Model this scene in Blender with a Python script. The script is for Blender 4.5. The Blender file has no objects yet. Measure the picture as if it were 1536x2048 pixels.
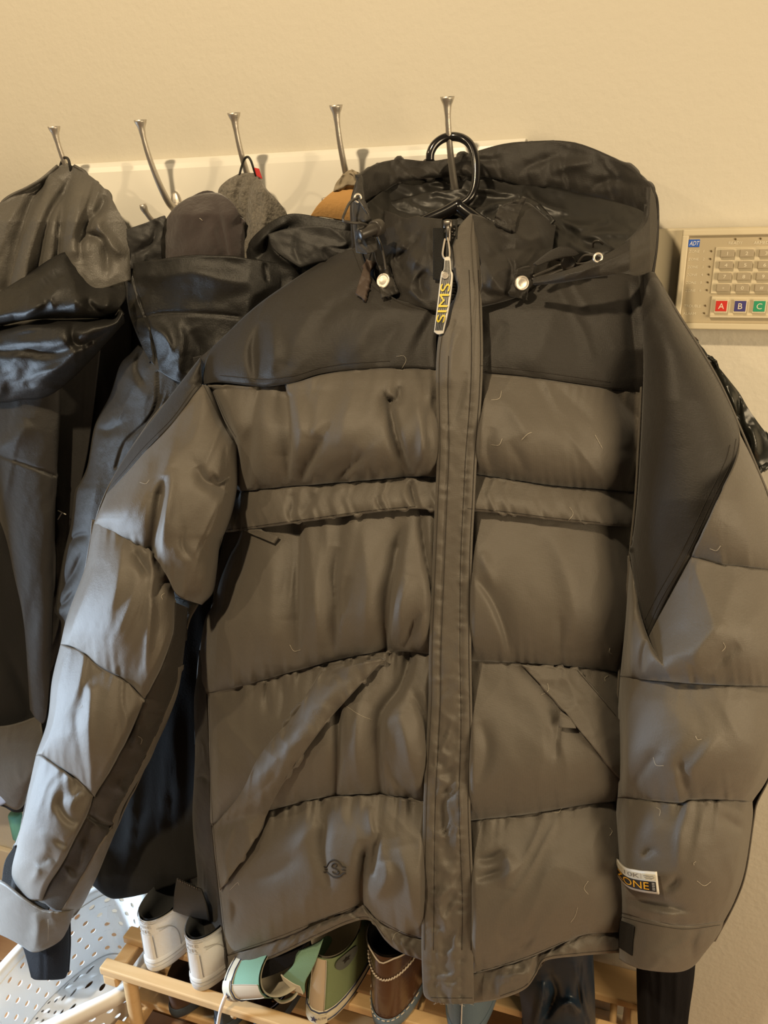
import bpy, bmesh, math, random
import numpy as np
from mathutils import Vector, Matrix
from mathutils.bvhtree import BVHTree

scene = bpy.context.scene
COL = scene.collection
# ------------------------------------------------------------------ camera
CAM = np.array([0.91611913, -1.22255199, 1.5185456])
YAW, PITCH, ROLL, F = 0.32259735, 0.33457446, -0.01712313, 1538.0
FW = np.array([-math.sin(YAW)*math.cos(PITCH), math.cos(YAW)*math.cos(PITCH), -math.sin(PITCH)])
_r = np.cross(FW, [0, 0, 1.0]); _r /= np.linalg.norm(_r); _u = np.cross(_r, FW)
RT = math.cos(ROLL)*_r + math.sin(ROLL)*_u
UP = -math.sin(ROLL)*_r + math.cos(ROLL)*_u
cd = bpy.data.cameras.new('camera'); cam = bpy.data.objects.new('camera', cd); COL.objects.link(cam)
cd.sensor_fit = 'VERTICAL'; cd.sensor_height = 36.0; cd.lens = 36.0*F/2048.0
cd.clip_start = 0.02
cam.matrix_world = Matrix(((RT[0], UP[0], -FW[0], CAM[0]), (RT[1], UP[1], -FW[1], CAM[1]),
                           (RT[2], UP[2], -FW[2], CAM[2]), (0, 0, 0, 1)))
scene.camera = cam
# ------------------------------------------------------------------ world, lights, exposure
world = bpy.data.worlds.new('world'); scene.world = world; world.use_nodes = True
bg = world.node_tree.nodes['Background']; bg.inputs[0].default_value = (1.0, 0.86, 0.66, 1); bg.inputs[1].default_value = 0.06

def lamp(name, kind, loc, energy, color, size, target=None, size_y=None, spread=None):
    l = bpy.data.lights.new(name, kind); l.energy = energy; l.color = color
    if kind == 'AREA':
        l.size = size
        if size_y: l.shape = 'RECTANGLE'; l.size_y = size_y
        if spread: l.spread = spread
    else:
        l.shadow_soft_size = size
        if kind == 'SPOT': l.spot_size = math.radians(30); l.spot_blend = .6
    o = bpy.data.objects.new(name, l); COL.objects.link(o); o.location = loc
    if target is not None:
        o.rotation_euler = (Vector(target)-Vector(loc)).to_track_quat('-Z', 'Y').to_euler()
    return o
WARM = (1.0, 0.77, 0.475)
COOL = (0.62, 0.80, 1.0)
lamp('ceiling_bulb', 'POINT', (0.30, -1.70, 2.73), 134, WARM, 0.05)
lamp('ceiling_bulb', 'POINT', (-1.45, -1.78, 2.80), 52, WARM, 0.05)
lamp('right_wall_fill', 'AREA', (2.4, -1.2, 1.3), 32, WARM, 1.0, (1.25, 0, .5))  # soft fill added to brighten the lower right wall
lamp('window_light', 'AREA', (-1.50, -0.42, 0.42), 44, COOL, 0.20, (0.3, -0.40, 0.40), 0.95)
lamp('basket_fill_spot', 'SPOT', (-1.45, -1.0, 1.1), 290, COOL, 0.12, (-0.05, -0.32, 0.0))
scene.view_settings.view_transform = 'Standard'; scene.view_settings.look = 'None'
scene.view_settings.exposure = 0.0; scene.view_settings.gamma = 1.0
scene.view_settings.use_curve_mapping = False

# ------------------------------------------------------------------ helpers: pixel geometry
def ray(px, py):
    px = np.asarray(px, float); py = np.asarray(py, float)
    return FW + RT*((px-768)/F)[..., None] - UP*((py-1024)/F)[..., None]
def at(px, py, Y):
    d = ray(px, py); Y = np.asarray(Y, float)
    t = (Y-CAM[1])/d[..., 1]
    return CAM + d*t[..., None]
def atz(px, py, z):
    d = ray(px, py); t = (z-CAM[2])/d[..., 2]
    return CAM + d*t[..., None]
def curve(pts, n, smooth=True):
    p = np.array(pts, float)
    if len(p) == 1: return np.repeat(p, n, 0)
    if smooth and len(p) > 2:
        q = np.vstack([2*p[0]-p[1], p, 2*p[-1]-p[-2]])
        out = []
        m = 12
        t = np.linspace(0, 1, m, endpoint=False)[:, None]
        for i in range(len(p)-1):
            a, b, c, d = q[i], q[i+1], q[i+2], q[i+3]
            out.append(0.5*((2*b)+(c-a)*t+(2*a-5*b+4*c-d)*t**2+(3*b-a-3*c+d)*t**3))
        p = np.vstack(out+[p[-1:]])
    s = np.r_[0, np.cumsum(np.linalg.norm(np.diff(p, axis=0), axis=1))]
    if s[-1] == 0: return np.repeat(p[:1], n, 0)
    x = np.linspace(0, s[-1], n)
    return np.stack([np.interp(x, s, p[:, k]) for k in range(p.shape[1])], 1)
def ip(y, tab):
    t = np.array(tab, float); return np.interp(y, t[:, 0], t[:, 1])
def xs(pts):                       # x as a function of y along a smooth outline
    c = curve(pts, 300); o = np.argsort(c[:, 1]); c = c[o]
    return lambda y: np.interp(y, c[:, 1], c[:, 0])
_tab = np.random.RandomState(7).rand(256, 256)
def vnoise(x, y, seed=0):
    x = x+seed*17.3; y = y+seed*9.7
    xi = np.floor(x).astype(int); yi = np.floor(y).astype(int); fx = x-xi; fy = y-yi
    fx = fx*fx*(3-2*fx); fy = fy*fy*(3-2*fy)
    g = lambda a, b: _tab[a % 256, b % 256]
    return (g(xi, yi)*(1-fx)*(1-fy)+g(xi+1, yi)*fx*(1-fy)+g(xi, yi+1)*(1-fx)*fy+g(xi+1, yi+1)*fx*fy)*2-1
def wrinkle(px, py, seed, sx=40, sy=110, ang=0.0, oct=3):
    c, s = math.cos(ang), math.sin(ang)
    x = (px*c+py*s); y = (-px*s+py*c)
    h = 0; a = 1.0
    for k in range(oct):
        n = vnoise(x/sx*2**k + 1.2*vnoise(x/sx, y/sy, seed+9), y/sy*2**k, seed+k)
        h = h + a*(1-2*np.abs(n)) if k == 0 else h + a*n
        a *= 0.45
    return h
def stroke(px, py, pts, amp, wl, wr=None, taper='b', n=28):
    """a fold along a line: amp<0 valley, >0 ridge; wl/wr = width in px on the two sides
       (right of travel = wr; travelling down the picture, wr lies on the left)."""
    c = curve(pts, n)
    X = px.ravel(); Y = py.ravel()
    best = np.full(X.shape, 1e9); sd = np.zeros_like(X); tt = np.zeros_like(X)
    lo = c.min(0)-6*max(wl, wr or wl); hi = c.max(0)+6*max(wl, wr or wl)
    m = (X > lo[0]) & (X < hi[0]) & (Y > lo[1]) & (Y < hi[1])
    idx = np.nonzero(m)[0]
    if len(idx) == 0: return np.zeros_like(px)
    X = X[idx]; Y = Y[idx]; best = best[idx]; sd = sd[idx]; tt = tt[idx]
    for i in range(n-1):
        a = c[i]; d = c[i+1]-a; L2 = d@d+1e-9
        t = np.clip(((X-a[0])*d[0]+(Y-a[1])*d[1])/L2, 0, 1)
        ex = X-a[0]-t*d[0]; ey = Y-a[1]-t*d[1]; dd = ex*ex+ey*ey
        k = dd < best
        best[k] = dd[k]; sd[k] = np.sign(ey*d[0]-ex*d[1])[k]; tt[k] = ((i+t)/(n-1))[k]
    dist = np.sqrt(best)
    w = np.where(sd > 0, wr or wl, wl)
    tp = {'b': np.sin(math.pi*np.clip(tt, 0.02, .98))**0.6, 's': np.clip(tt*4, 0, 1), 'e': np.clip((1-tt)*3, 0, 1)**.8, 'n': np.ones_like(tt)}[taper]
    r = np.zeros(px.size); r[idx] = amp*tp*np.exp(-(dist/w)**1.6)
    return r.reshape(px.shape)
def strokes(px, py, L):
    h = np.zeros_like(px)
    for s in L: h = h+stroke(px, py, *s)
    return h

# ------------------------------------------------------------------ helpers: objects
def mesh_obj(name, V, Fc, mat, parent=None, smooth=True):
    me = bpy.data.meshes.new(name); me.from_pydata([tuple(v) for v in V], [], Fc); me.update()
    if smooth: me.polygons.foreach_set('use_smooth', [True]*len(me.polygons))
    if mat: me.materials.append(mat)
    o = bpy.data.objects.new(name, me); COL.objects.link(o)
    if parent: o.parent = parent
    return o
def grid_mesh(name, P, mat, parent=None, closed_u=False, smooth=True):
    nv, nu = P.shape[:2]
    V = P.reshape(-1, 3); n = nu if closed_u else nu-1
    i = np.arange(nv-1)[:, None]; j = np.arange(n)[None, :]; j2 = (j+1) % nu
    Q = np.stack([i*nu+j, (i+1)*nu+j, (i+1)*nu+j2, i*nu+j2], -1).reshape(-1, 4)
    me = bpy.data.meshes.new(name)
    me.vertices.add(len(V)); me.vertices.foreach_set('co', V.ravel())
    me.loops.add(Q.size); me.loops.foreach_set('vertex_index', Q.ravel().astype(np.int32))
    me.polygons.add(len(Q)); me.polygons.foreach_set('loop_start', (np.arange(len(Q))*4).astype(np.int32))
    me.polygons.foreach_set('loop_total', np.full(len(Q), 4, np.int32))
    me.update(calc_edges=True); me.validate()
    me.polygons.foreach_set('use_smooth', [smooth]*len(me.polygons))
    if mat: me.materials.append(mat)
    o = bpy.data.objects.new(name, me); COL.objects.link(o)
    if parent: o.parent = parent
    return o
def coons(T, B, L, R, nu, nv, sm=(1, 1, 1, 1), edge=''):
    us = np.linspace(0, 1, nu); vs = np.linspace(0, 1, nv)
    if edge == 'LR': us = (1-np.cos(np.pi*us))/2
    elif edge == 'L': us = 1-np.cos(np.pi*us/2)
    elif edge == 'R': us = np.sin(np.pi*us/2)
    def smp(p, x, s):
        c = curve(p, 400, s); t = np.linspace(0, 1, 400); return np.stack([np.interp(x, t, c[:, 0]), np.interp(x, t, c[:, 1])], 1)
    T = list(T); B = list(B)
    L = [T[0]]+list(L)+[B[0]]; R = [T[-1]]+list(R)+[B[-1]]
    t = smp(T, us, sm[0]); b = smp(B, us, sm[1]); l = smp(L, vs, sm[2]); r = smp(R, vs, sm[3])
    U = us[None, :, None]; V = vs[:, None, None]
    S = (1-V)*t[None]+V*b[None]+(1-U)*l[:, None]+U*r[:, None] - ((1-U)*(1-V)*t[0]+U*(1-V)*t[-1]+(1-U)*V*b[0]+U*V*b[-1])
    return S[..., 0], S[..., 1], np.broadcast_to(us[None, :], S.shape[:2]), np.broadcast_to(vs[:, None], S.shape[:2])
def patch(name, mat, parent, T, B, L, R, depth, puff=0, sag=1.5, pk=(0, 0), pks=9, st=(), wr=None, thick=0.0025, res=4.0,
          sm=(1, 1, 1, 1), edge='', uf=0.0, lift=0.0, seed=1, extra=None, puffpow=.65):
    T = list(T); B = list(B); L = list(L); R = list(R)
    wd = max(np.ptp(np.array(T+B)[:, 0]), 12); allp = np.array(T+B+L+R); ht = max(np.ptp(allp[:, 1]), 12)
    hh = max(np.ptp(np.array([T[0]]+L+[B[0]])[:, 1]), np.ptp(np.array([T[-1]]+R+[B[-1]])[:, 1]), abs(np.mean(np.array(T)[:, 1])-np.mean(np.array(B)[:, 1])), 10)
    lenT = np.linalg.norm(np.diff(np.array(T), axis=0), axis=1).sum() if len(T) > 1 else 0
    lenB = np.linalg.norm(np.diff(np.array(B), axis=0), axis=1).sum() if len(B) > 1 else 0
    nu = int(np.clip(max(lenT, lenB)/res, 6, 420)); nv = int(np.clip(hh/res, 6, 420))
    px, py, U, V = coons(T, B, L, R, nu, nv, sm, edge)
    D = depth(px, py) if callable(depth) else np.full(px.shape, float(depth))
    h = np.zeros_like(px)+lift
    if puff:
        q = np.sin(np.pi*np.clip(V, 0, 1)**(sag*1.15))**puffpow
        if uf: q = q*np.clip(np.minimum(U, 1-U)/uf, 0, 1)**.6
        h = h+(puff if puff < .0095 else puff*2.7)*q
    for k, dv in ((0, V), (1, 1-V)):
        if pk[k]:
            d = dv*hh
            n1 = vnoise(px/pks+3*dv, py*0+seed*3.1, seed)+.6*vnoise(px/(pks*2.3), py*0+seed, seed+5)
            h = h+1.5*pk[k]*n1*np.exp(-d/22.0)*np.clip(d/3, 0, 1)
    if wr:
        for w in wr: h = h+w[0]*wrinkle(px, py, seed+w[1], *w[2:])
    h = h+1.45*strokes(px, py, st)
    if extra: h = h+extra(px, py, U, V)
    if edge:                      # the cloth turns the corner at a silhouette edge and meets the far side there
        e = {'LR': np.minimum(U, 1-U), 'L': U, 'R': 1-U}[edge]; h = h*np.clip(e/.07, 0, 1)**.7
    o = grid_mesh(name, at(px, py, D-h), mat, parent)
    if thick:
        m = o.modifiers.new('solid', 'SOLIDIFY'); m.thickness = thick; m.offset = -1
    return o
def empty(name, loc, label, cat, group=None):
    o = bpy.data.objects.new(name, None); COL.objects.link(o); o.location = loc; o.empty_display_size = .05
    o['label'] = label; o['category'] = cat
    if group: o['group'] = group
    return o
def tag(o, label, cat, group=None):
    o['label'] = label; o['category'] = cat
    if group: o['group'] = group
    return o
def keepworld(root):               # children were made in world space
    bpy.context.view_layer.update()
    inv = root.matrix_world.inverted()
    for ch in root.children:
        ch.matrix_parent_inverse = inv
def tube_geo(path, rad, n=10, closed=False, cap=True):
    P = np.array(path, float); m = len(P)
    rad = np.broadcast_to(np.array(rad, float), (m,)) if np.ndim(rad) == 0 else np.array(rad, float)
    if closed: Tn = np.roll(P, -1, 0)-np.roll(P, 1, 0)
    else: Tn = np.gradient(P, axis=0)
    Tn /= np.linalg.norm(Tn, axis=1)[:, None]+1e-12
    nrm = np.cross(Tn[0], [0.3, 0.5, 0.81]); nrm /= np.linalg.norm(nrm)
    rings = []
    a = np.linspace(0, 2*np.pi, n, endpoint=False)
    for i in range(m):
        nrm = nrm-Tn[i]*(nrm@Tn[i]); nrm /= np.linalg.norm(nrm); b = np.cross(Tn[i], nrm)
        rings.append(P[i]+rad[i]*(np.cos(a)[:, None]*nrm+np.sin(a)[:, None]*b))
    V = np.vstack(rings); Fc = []
    for i in range(m if closed else m-1):
        i2 = (i+1) % m
        for j in range(n):
            Fc.append((i*n+j, i*n+(j+1) % n, i2*n+(j+1) % n, i2*n+j))
    if cap and not closed:
        Fc.append(tuple(range(n))[::-1]); Fc.append(tuple((m-1)*n+j for j in range(n)))
    return V, Fc
def tube(name, path, rad, mat, parent=None, n=10, closed=False, sm=40):
    p = curve(path, sm) if sm else np.array(path, float)
    if np.ndim(rad): rad = np.interp(np.linspace(0, 1, len(p)), np.linspace(0, 1, len(rad)), rad)
    V, Fc = tube_geo(p, rad, n, closed)
    return mesh_obj(name, V, Fc, mat, parent)
class MB:
    def __init__(s): s.V = []; s.F = []
    def add(s, V, Fc):
        k = len(s.V); s.V += [tuple(v) for v in V]; s.F += [tuple(i+k for i in f) for f in Fc]; return s
    def build(s, name, mat, parent=None, smooth=True): return mesh_obj(name, s.V, s.F, mat, parent, smooth)
def box_geo(c, d, bev=0.0, M=None):
    bm = bmesh.new(); bmesh.ops.create_cube(bm, size=1)
    for v in bm.verts: v.co = Vector((v.co.x*d[0], v.co.y*d[1], v.co.z*d[2]))
    if bev: bmesh.ops.bevel(bm, geom=bm.edges[:], offset=bev, segments=2, affect='EDGES', profile=.5)
    if M is not None: bmesh.ops.transform(bm, matrix=M, verts=bm.verts)
    V = [v.co+Vector(c) for v in bm.verts]; bm.verts.index_update()
    Fc = [tuple(v.index for v in f.verts) for f in bm.faces]; bm.free()
    return V, Fc
def box(name, c, d, mat, parent=None, bev=0.002, M=None):
    V, Fc = box_geo(c, d, bev, M); return mesh_obj(name, V, Fc, mat, parent, False)
def bvh(objs):
    V = []; Fc = []
    for o in objs:
        k = len(V); V += [v.co.copy() for v in o.data.vertices]; Fc += [tuple(i+k for i in p.vertices) for p in o.data.polygons]
    return BVHTree.FromPolygons(V, Fc)
def hit(tree, px, py, off=0.001, fallback=-.28):
    d = Vector(ray(px, py)).normalized()
    loc, n, i, dist = tree.ray_cast(Vector(CAM), d)
    if loc is None: return np.array(at(px, py, fallback)), np.array(-d)
    if n.dot(d) > 0: n = -n
    return np.array(loc+n*off*.4-d*off), np.array(n)
def on(tree, pts, n=40, off=0.001, sm=True, fallback=-.28):
    return [hit(tree, p[0], p[1], off, fallback)[0] for p in curve(pts, n, sm)]
def text_mesh(s, name):
    c = bpy.data.curves.new(name, 'FONT'); c.body = s; c.align_x = 'LEFT'; c.size = 1; c.resolution_u = 4
    o = bpy.data.objects.new(name, c); COL.objects.link(o)
    dg = bpy.context.evaluated_depsgraph_get(); me = bpy.data.meshes.new_from_object(o.evaluated_get(dg))
    V = np.array([v.co[:] for v in me.vertices]); Fc = [tuple(p.vertices) for p in me.polygons]
    bpy.data.objects.remove(o); bpy.data.curves.remove(c); bpy.data.meshes.remove(me)
    lo = V.min(0); hi = V.max(0)
    V = (V-lo)[:, :2]
    return V, Fc, (hi-lo)[0], (hi-lo)[1]
def flat_text(s, c, h, mat, parent, name='lettering', stretch=1.0, bold=0.0):    # on a wall-parallel face at c (left, base)
    V, Fc, w, hh = text_mesh(s, name)
    k = h/hh
    P = [(c[0]+v[0]*k*stretch, c[1], c[2]+v[1]*k) for v in V]
    return mesh_obj(name, P, Fc, mat, parent, False)

# ------------------------------------------------------------------ materials
def mat(name, col, rough=.6, metal=0, spec=.5, sheen=0, bump=None, var=0.0, varscale=12, coat=0, weave=0, emit=None, trans=0):
    m = bpy.data.materials.new(name); m.use_nodes = True; nt = m.node_tree; b = nt.nodes['Principled BSDF']
    b.inputs['Base Color'].default_value = (*col, 1); b.inputs['Roughness'].default_value = rough
    b.inputs['Metallic'].default_value = metal; b.inputs['Specular IOR Level'].default_value = spec
    if sheen: b.inputs['Sheen Weight'].default_value = sheen; b.inputs['Sheen Roughness'].default_value = .5
    if coat: b.inputs['Coat Weight'].default_value = coat; b.inputs['Coat Roughness'].default_value = .15
    tc = nt.nodes.new('ShaderNodeTexCoord')
    if var:
        n = nt.nodes.new('ShaderNodeTexNoise'); n.inputs['Scale'].default_value = varscale; n.inputs['Detail'].default_value = 5
        r = nt.nodes.new('ShaderNodeMix'); r.data_type = 'RGBA'
        r.inputs[6].default_value = (*[c*(1-var) for c in col], 1); r.inputs[7].default_value = (*[min(1, c*(1+var)) for c in col], 1)
        nt.links.new(tc.outputs['Object'], n.inputs['Vector']); nt.links.new(n.outputs['Fac'], r.inputs[0]); nt.links.new(r.outputs[2], b.inputs['Base Color'])
    hs = None
    if bump:
        for (sc, st, det) in bump:
            n = nt.nodes.new('ShaderNodeTexNoise'); n.inputs['Scale'].default_value = sc; n.inputs['Detail'].default_value = det
            nt.links.new(tc.outputs['Object'], n.inputs['Vector'])
            bp = nt.nodes.new('ShaderNodeBump'); bp.inputs['Strength'].default_value = 1; bp.inputs['Distance'].default_value = st
            nt.links.new(n.outputs['Fac'], bp.inputs['Height'])
            if hs: nt.links.new(hs.outputs['Normal'], bp.inputs['Normal'])
            hs = bp
    if weave:
        for rot in ('X', 'Z'):
            w = nt.nodes.new('ShaderNodeTexWave'); w.bands_direction = rot; w.inputs['Scale'].default_value = weave; w.inputs['Distortion'].default_value = .6
            nt.links.new(tc.outputs['Object'], w.inputs['Vector'])
            bp = nt.nodes.new('ShaderNodeBump'); bp.inputs['Distance'].default_value = .00012; bp.inputs['Strength'].default_value = .6
            nt.links.new(w.outputs['Fac'], bp.inputs['Height'])
            if hs: nt.links.new(hs.outputs['Normal'], bp.inputs['Normal'])
            hs = bp
    if hs: nt.links.new(hs.outputs['Normal'], b.inputs['Normal'])
    return m
def wood(name, c1, c2, scale=(3, 40, 40), rough=.5):
    m = mat(name, c1, rough); nt = m.node_tree; b = nt.nodes['Principled BSDF']
    tc = nt.nodes.new('ShaderNodeTexCoord'); mp = nt.nodes.new('ShaderNodeMapping'); mp.inputs['Scale'].default_value = scale
    n = nt.nodes.new('ShaderNodeTexNoise'); n.inputs['Scale'].default_value = 1.5; n.inputs['Detail'].default_value = 6; n.inputs['Distortion'].default_value = .6
    r = nt.nodes.new('ShaderNodeMix'); r.data_type = 'RGBA'; r.inputs[6].default_value = (*c1, 1); r.inputs[7].default_value = (*c2, 1)
    nt.links.new(tc.outputs['Object'], mp.inputs[0]); nt.links.new(mp.outputs[0], n.inputs['Vector']); nt.links.new(n.outputs['Fac'], r.inputs[0]); nt.links.new(r.outputs[2], b.inputs['Base Color'])
    return m
FB = [(60, .0008, 4), (420, .0003, 3)]
M_GREY = mat('taupe_nylon', (.110, .097, .080), .56, spec=.5, sheen=.15, bump=FB, var=.06, varscale=9, weave=260)
M_BLACK = mat('black_nylon', (.026, .023, .020), .55, spec=.4, sheen=.1, bump=FB, var=.06, weave=260)
M_LINING = mat('black_lining', (.022, .021, .019), .45, spec=.45, bump=[(40, .0012, 3)])
M_THREAD = mat('dark_thread', (.03, .025, .02), .8)
M_THREADL = mat('grey_thread', (.20, .18, .15), .8)
M_KNIT = mat('black_knit', (.008, .008, .010), .95, spec=.2, bump=[(300, .001, 2)])
M_VELCRO = mat('velcro', (.012, .012, .012), .95, bump=[(700, .0025, 2)])
M_PLASTIC = mat('black_plastic', (.012, .011, .011), .18, spec=.6, coat=.4)
M_PLAST2 = mat('dark_plastic', (.05, .045, .04), .35)
M_NICKEL = mat('brushed_nickel', (.62, .58, .52), .42, metal=.85, bump=[(300, .0002, 2)])
M_SNAP = mat('snap_metal', (.78, .72, .64), .35, metal=.6, bump=[(90, .0006, 2)])
M_ZIP = mat('zip_metal', (.22, .20, .18), .35, metal=1)
M_WALL = mat('wall_paint', (.62, .585, .50), .7, bump=[(110, .0009, 3), (30, .0010, 2)])
M_RAIL = mat('white_gloss_paint', (.90, .88, .80), .3)
M_FLOOR = wood('floor_wood', (.36, .19, .08), (.22, .105, .045), (4, 30, 30), .4)
M_PINE = wood('pine', (.70, .49, .26), (.58, .37, .17), (5, 45, 45), .45)

# ------------------------------------------------------------------ setting
FZ = -0.11
def struct(o): o['kind'] = 'structure'; return o
struct(box('daylight_blocker', (-.80, -.15, 1.30), (.12, .30, 2.82), M_WALL, None, .002))  # unseen stub added to keep daylight off the left jackets
struct(box('wall_back', (0.3, .05, 1.4), (5.0, .10, 2.8), M_WALL, None, 0))
fl = struct(box('floor', (0.3, -1.25, FZ-.03), (5.0, 2.5, .05), mat('subfloor', (.12, .06, .03), .8), None, 0))
rng = random.Random(3)
plank_me = {}
for r_ in range(14):
    y0 = -.005-.09*(r_+.5)
    for c_ in range(3):
        x0 = -1.5+c_*1.5+(r_ % 3)*.45
        o = box('floorboard', (x0, y0, FZ-.004+rng.uniform(-.0006, .0006)), (1.497, .0875, .014), M_FLOOR, fl, .0012)
exec_parts = []

# ------------------------------------------------------------------ coat rack
rack = empty('coat_rack', (0.33, 0, 1.6), 'white wall board with a row of five brushed nickel hooks', 'coat rack')
XL = -0.062
bm = MB()
prof = [(0, 1.658), (-.012, 1.658), (-.016, 1.655), (-.0185, 1.650), (-.02, 1.642), (-.02, 1.518), (-.018, 1.508), (-.013, 1.503), (0, 1.503)]
V = [(x, y, z) for x in (XL, 0.7335) for (y, z) in prof]; n = len(prof)
bm.add(V, [(i, (i+1) % n, n+(i+1) % n, n+i) for i in range(n)]+[tuple(range(n))[::-1], tuple(range(n, 2*n))])
bm.build('board', M_RAIL, rack, False)
ZB = 1.590
def hook_proto():
    h = MB()
    # base plate: oval disc
    a = np.linspace(0, 2*np.pi, 28, endpoint=False)
    rows = []
    for (s, y) in ((1.0, -.020), (1.0, -.0235), (.85, -.026), (.3, -.027), (.02, -.027)):
        rows.append(np.stack([.011*s*np.cos(a), np.full(28, y), ZB-.012+.030*s*np.sin(a)], 1))
    return rows
def make_hook(i):
    X = i*.16
    rows = hook_proto()
    hk = grid_mesh('hook', np.array(rows)+np.array([X, 0, 0]), M_NICKEL, rack, True)
    arm = curve([(0, -.024, ZB-.01), (0, -.043, ZB-.002), (0, -.066, ZB+.026), (0, -.086, ZB+.062), (0, -.0965, ZB+.092), (0, -.10, 1.704)], 48)
    s = np.linspace(0, 1, 48)
    rad = np.interp(s, [0, .1, .5, .84, .93, .975, 1.0], [.0075, .0058, .0046, .0040, .0055, .0088, .0098])
    V, Fc = tube_geo(arm+np.array([X, 0, 0]), rad, 14)
    mesh_obj('upper_arm', V, Fc, M_NICKEL, hk)
    for sg in (-1, 1):
        p = curve([(0, -.024, ZB-.030), (sg*.012, -.036, ZB-.036), (sg*.026, -.052, ZB-.030), (sg*.034, -.062, ZB-.014), (sg*.036, -.065, ZB-.003)], 26)
        V, Fc = tube_geo(p+np.array([X, 0, 0]), np.interp(np.linspace(0, 1, 26), [0, .2, .8, .93, 1], [.006, .0045, .0042, .0062, .0055]), 12)
        mesh_obj('lower_prong', V, Fc, M_NICKEL, hk)
for i in range(5): make_hook(i)
keepworld(rack)

# ------------------------------------------------------------------ hanger
hang = empty('coat_hanger', tuple(at(905, 290, -.09)), 'black plastic clothes hanger on the rightmost hook, inside the puffer jacket', 'hanger')
def P3(l): return [tuple(at(a, b, c)) for a, b, c in l]
tube('hook_loop', P3([(860, 322, -.098), (861, 306, -.098), (870, 289, -.095), (886, 277, -.090), (905, 273, -.086), (925, 277, -.088), (941, 290, -.094), (950, 314, -.100), (952, 345, -.106), (949, 375, -.112), (939, 397, -.117), (922, 410, -.12), (905, 418, -.122)]), [.0058]*10+[.006, .007], M_PLASTIC, hang, 14, sm=70)
tube('shoulder_arm', P3([(925, 405, -.120), (890, 425, -.122), (850, 443, -.123), (780, 480, -.12), (690, 540, -.11), (600, 600, -.10)]), [.0085, .009, .009, .009, .009, .007], M_PLASTIC, hang, 12)
tube('shoulder_arm', P3([(915, 410, -.120), (938, 428, -.122), (980, 456, -.123), (1060, 490, -.12), (1160, 520, -.11), (1260, 580, -.10)]), [.0085, .009, .009, .009, .009, .007], M_PLASTIC, hang, 12)
keepworld(hang)

# ------------------------------------------------------------------ main puffer jacket
jk = empty('puffer_jacket', tuple(at(900, 1150, -.17)), 'large taupe and black quilted puffer jacket hanging front-on from a black hanger', 'jacket')
# silhouettes
SL_OUT = [(718, 492), (650, 520), (560, 577), (500, 622), (440, 680), (400, 715), (330, 805), (270, 885), (232, 945), (212, 988), (195, 1030), (188, 1047), (176, 1110), (165, 1150), (135, 1230), (124, 1262), (120, 1290), (104, 1360), (95, 1440), (72, 1510), (60, 1565), (45, 1640), (33, 1696), (21, 1740), (15, 1800), (10, 1860), (10, 1960)]
SEAM_ARM = [(405, 768), (421, 776), (448, 842), (471, 879), (478, 903), (476, 960), (466, 1020), (450, 1065), (440, 1085), (434, 1140), (426, 1185), (404, 1210), (404, 1230)]
SL_IN = [(376, 1150), (376, 1190), (375, 1220), (369, 1298), (353, 1395), (326, 1457), (304, 1512), (286, 1545), (247, 1613), (230, 1665), (204, 1727), (184, 1773), (164, 1812), (146, 1838), (140, 1960)]
SR_IN = [(1273, 545), (1279, 640), (1285, 720), (1283, 800), (1278, 900), (1272, 1000), (1264, 1080), (1258, 1150), (1250, 1250), (1240, 1340), (1235, 1450), (1233, 1550), (1232, 1650), (1233, 1720), (1239, 1790), (1239, 1850), (1238, 1960)]
SR_OUT = [(1310, 545), (1350, 620), (1400, 700), (1440, 770), (1476, 850), (1510, 930), (1538, 1000), (1560, 1080), (1570, 1142), (1578, 1250), (1574, 1372), (1562, 1460), (1538, 1550), (1512, 1604), (1505, 1640), (1490, 1740), (1470, 1800), (1448, 1843), (1430, 1890), (1395, 1930), (1380, 1960)]
BODY_L = [(660, 520), (525, 600), (425, 695), (405, 768), (421, 776), (448, 842), (474, 890), (479, 985), (478, 1069), (460, 1110), (440, 1160), (424, 1210), (410, 1240), (400, 1300), (395, 1345), (388, 1400), (390, 1500), (388, 1560), (385, 1640), (394, 1750), (402, 1850), (411, 1930), (414, 1990)]
xSLo, xSRi, xSRo, xArm, xSLi, xBL = xs(SL_OUT), xs(SR_IN), xs(SR_OUT), xs(SEAM_ARM), xs(SL_IN), xs(BODY_L)
def sel(u, n=2.0): return (1-np.clip(np.abs(2*u-1), 0, 1)**n)**.5
def D_body(px, py):
    L = xBL(py); R = ip(py, [(480, 1330), (800, 1325), (1200, 1320), (1900, 1310)])
    f = sel((px-L)/(R-L), 2.6)
    ye = ip(py, [(430, -.09), (600, -.175), (770, -.20), (1100, -.19), (1500, -.20), (1950, -.21)])
    yc = ip(py, [(430, -.14), (520, -.19), (620, -.23), (760, -.265), (1000, -.288), (1300, -.308), (1700, -.325), (1990, -.33)])
    return ye+(yc-ye)*f+.07*np.clip((px-1180)/90, 0, 1)**2*np.clip((py-700)/200, 0, 1)
def D_sr(px, py):
    L = xSRi(py); R = xSRo(py); f = sel((px-L)/(R-L), 2.2)
    yc = ip(py, [(540, -.16), (700, -.20), (1000, -.235), (1400, -.262), (1900, -.250)])
    th = ip(py, [(540, .03), (640, .07), (800, .095), (1000, .105), (1500, .10), (1900, .085)])
    return yc-th*f
def th_sl(py): return ip(py, [(700, .01), (770, .035), (900, .075), (1100, .10), (1250, .10), (1600, .085), (1900, .065)])
def yc_sl(py): return ip(py, [(700, -.19), (770, -.195), (1000, -.215), (1200, -.235), (1500, -.255), (1900, -.275)])
def D_su(px, py):
    L = xSLo(py); R = xArm(py); return yc_sl(py)-th_sl(py)*sel((px-L)/np.maximum(R-L, 20), 2.0)
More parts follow.
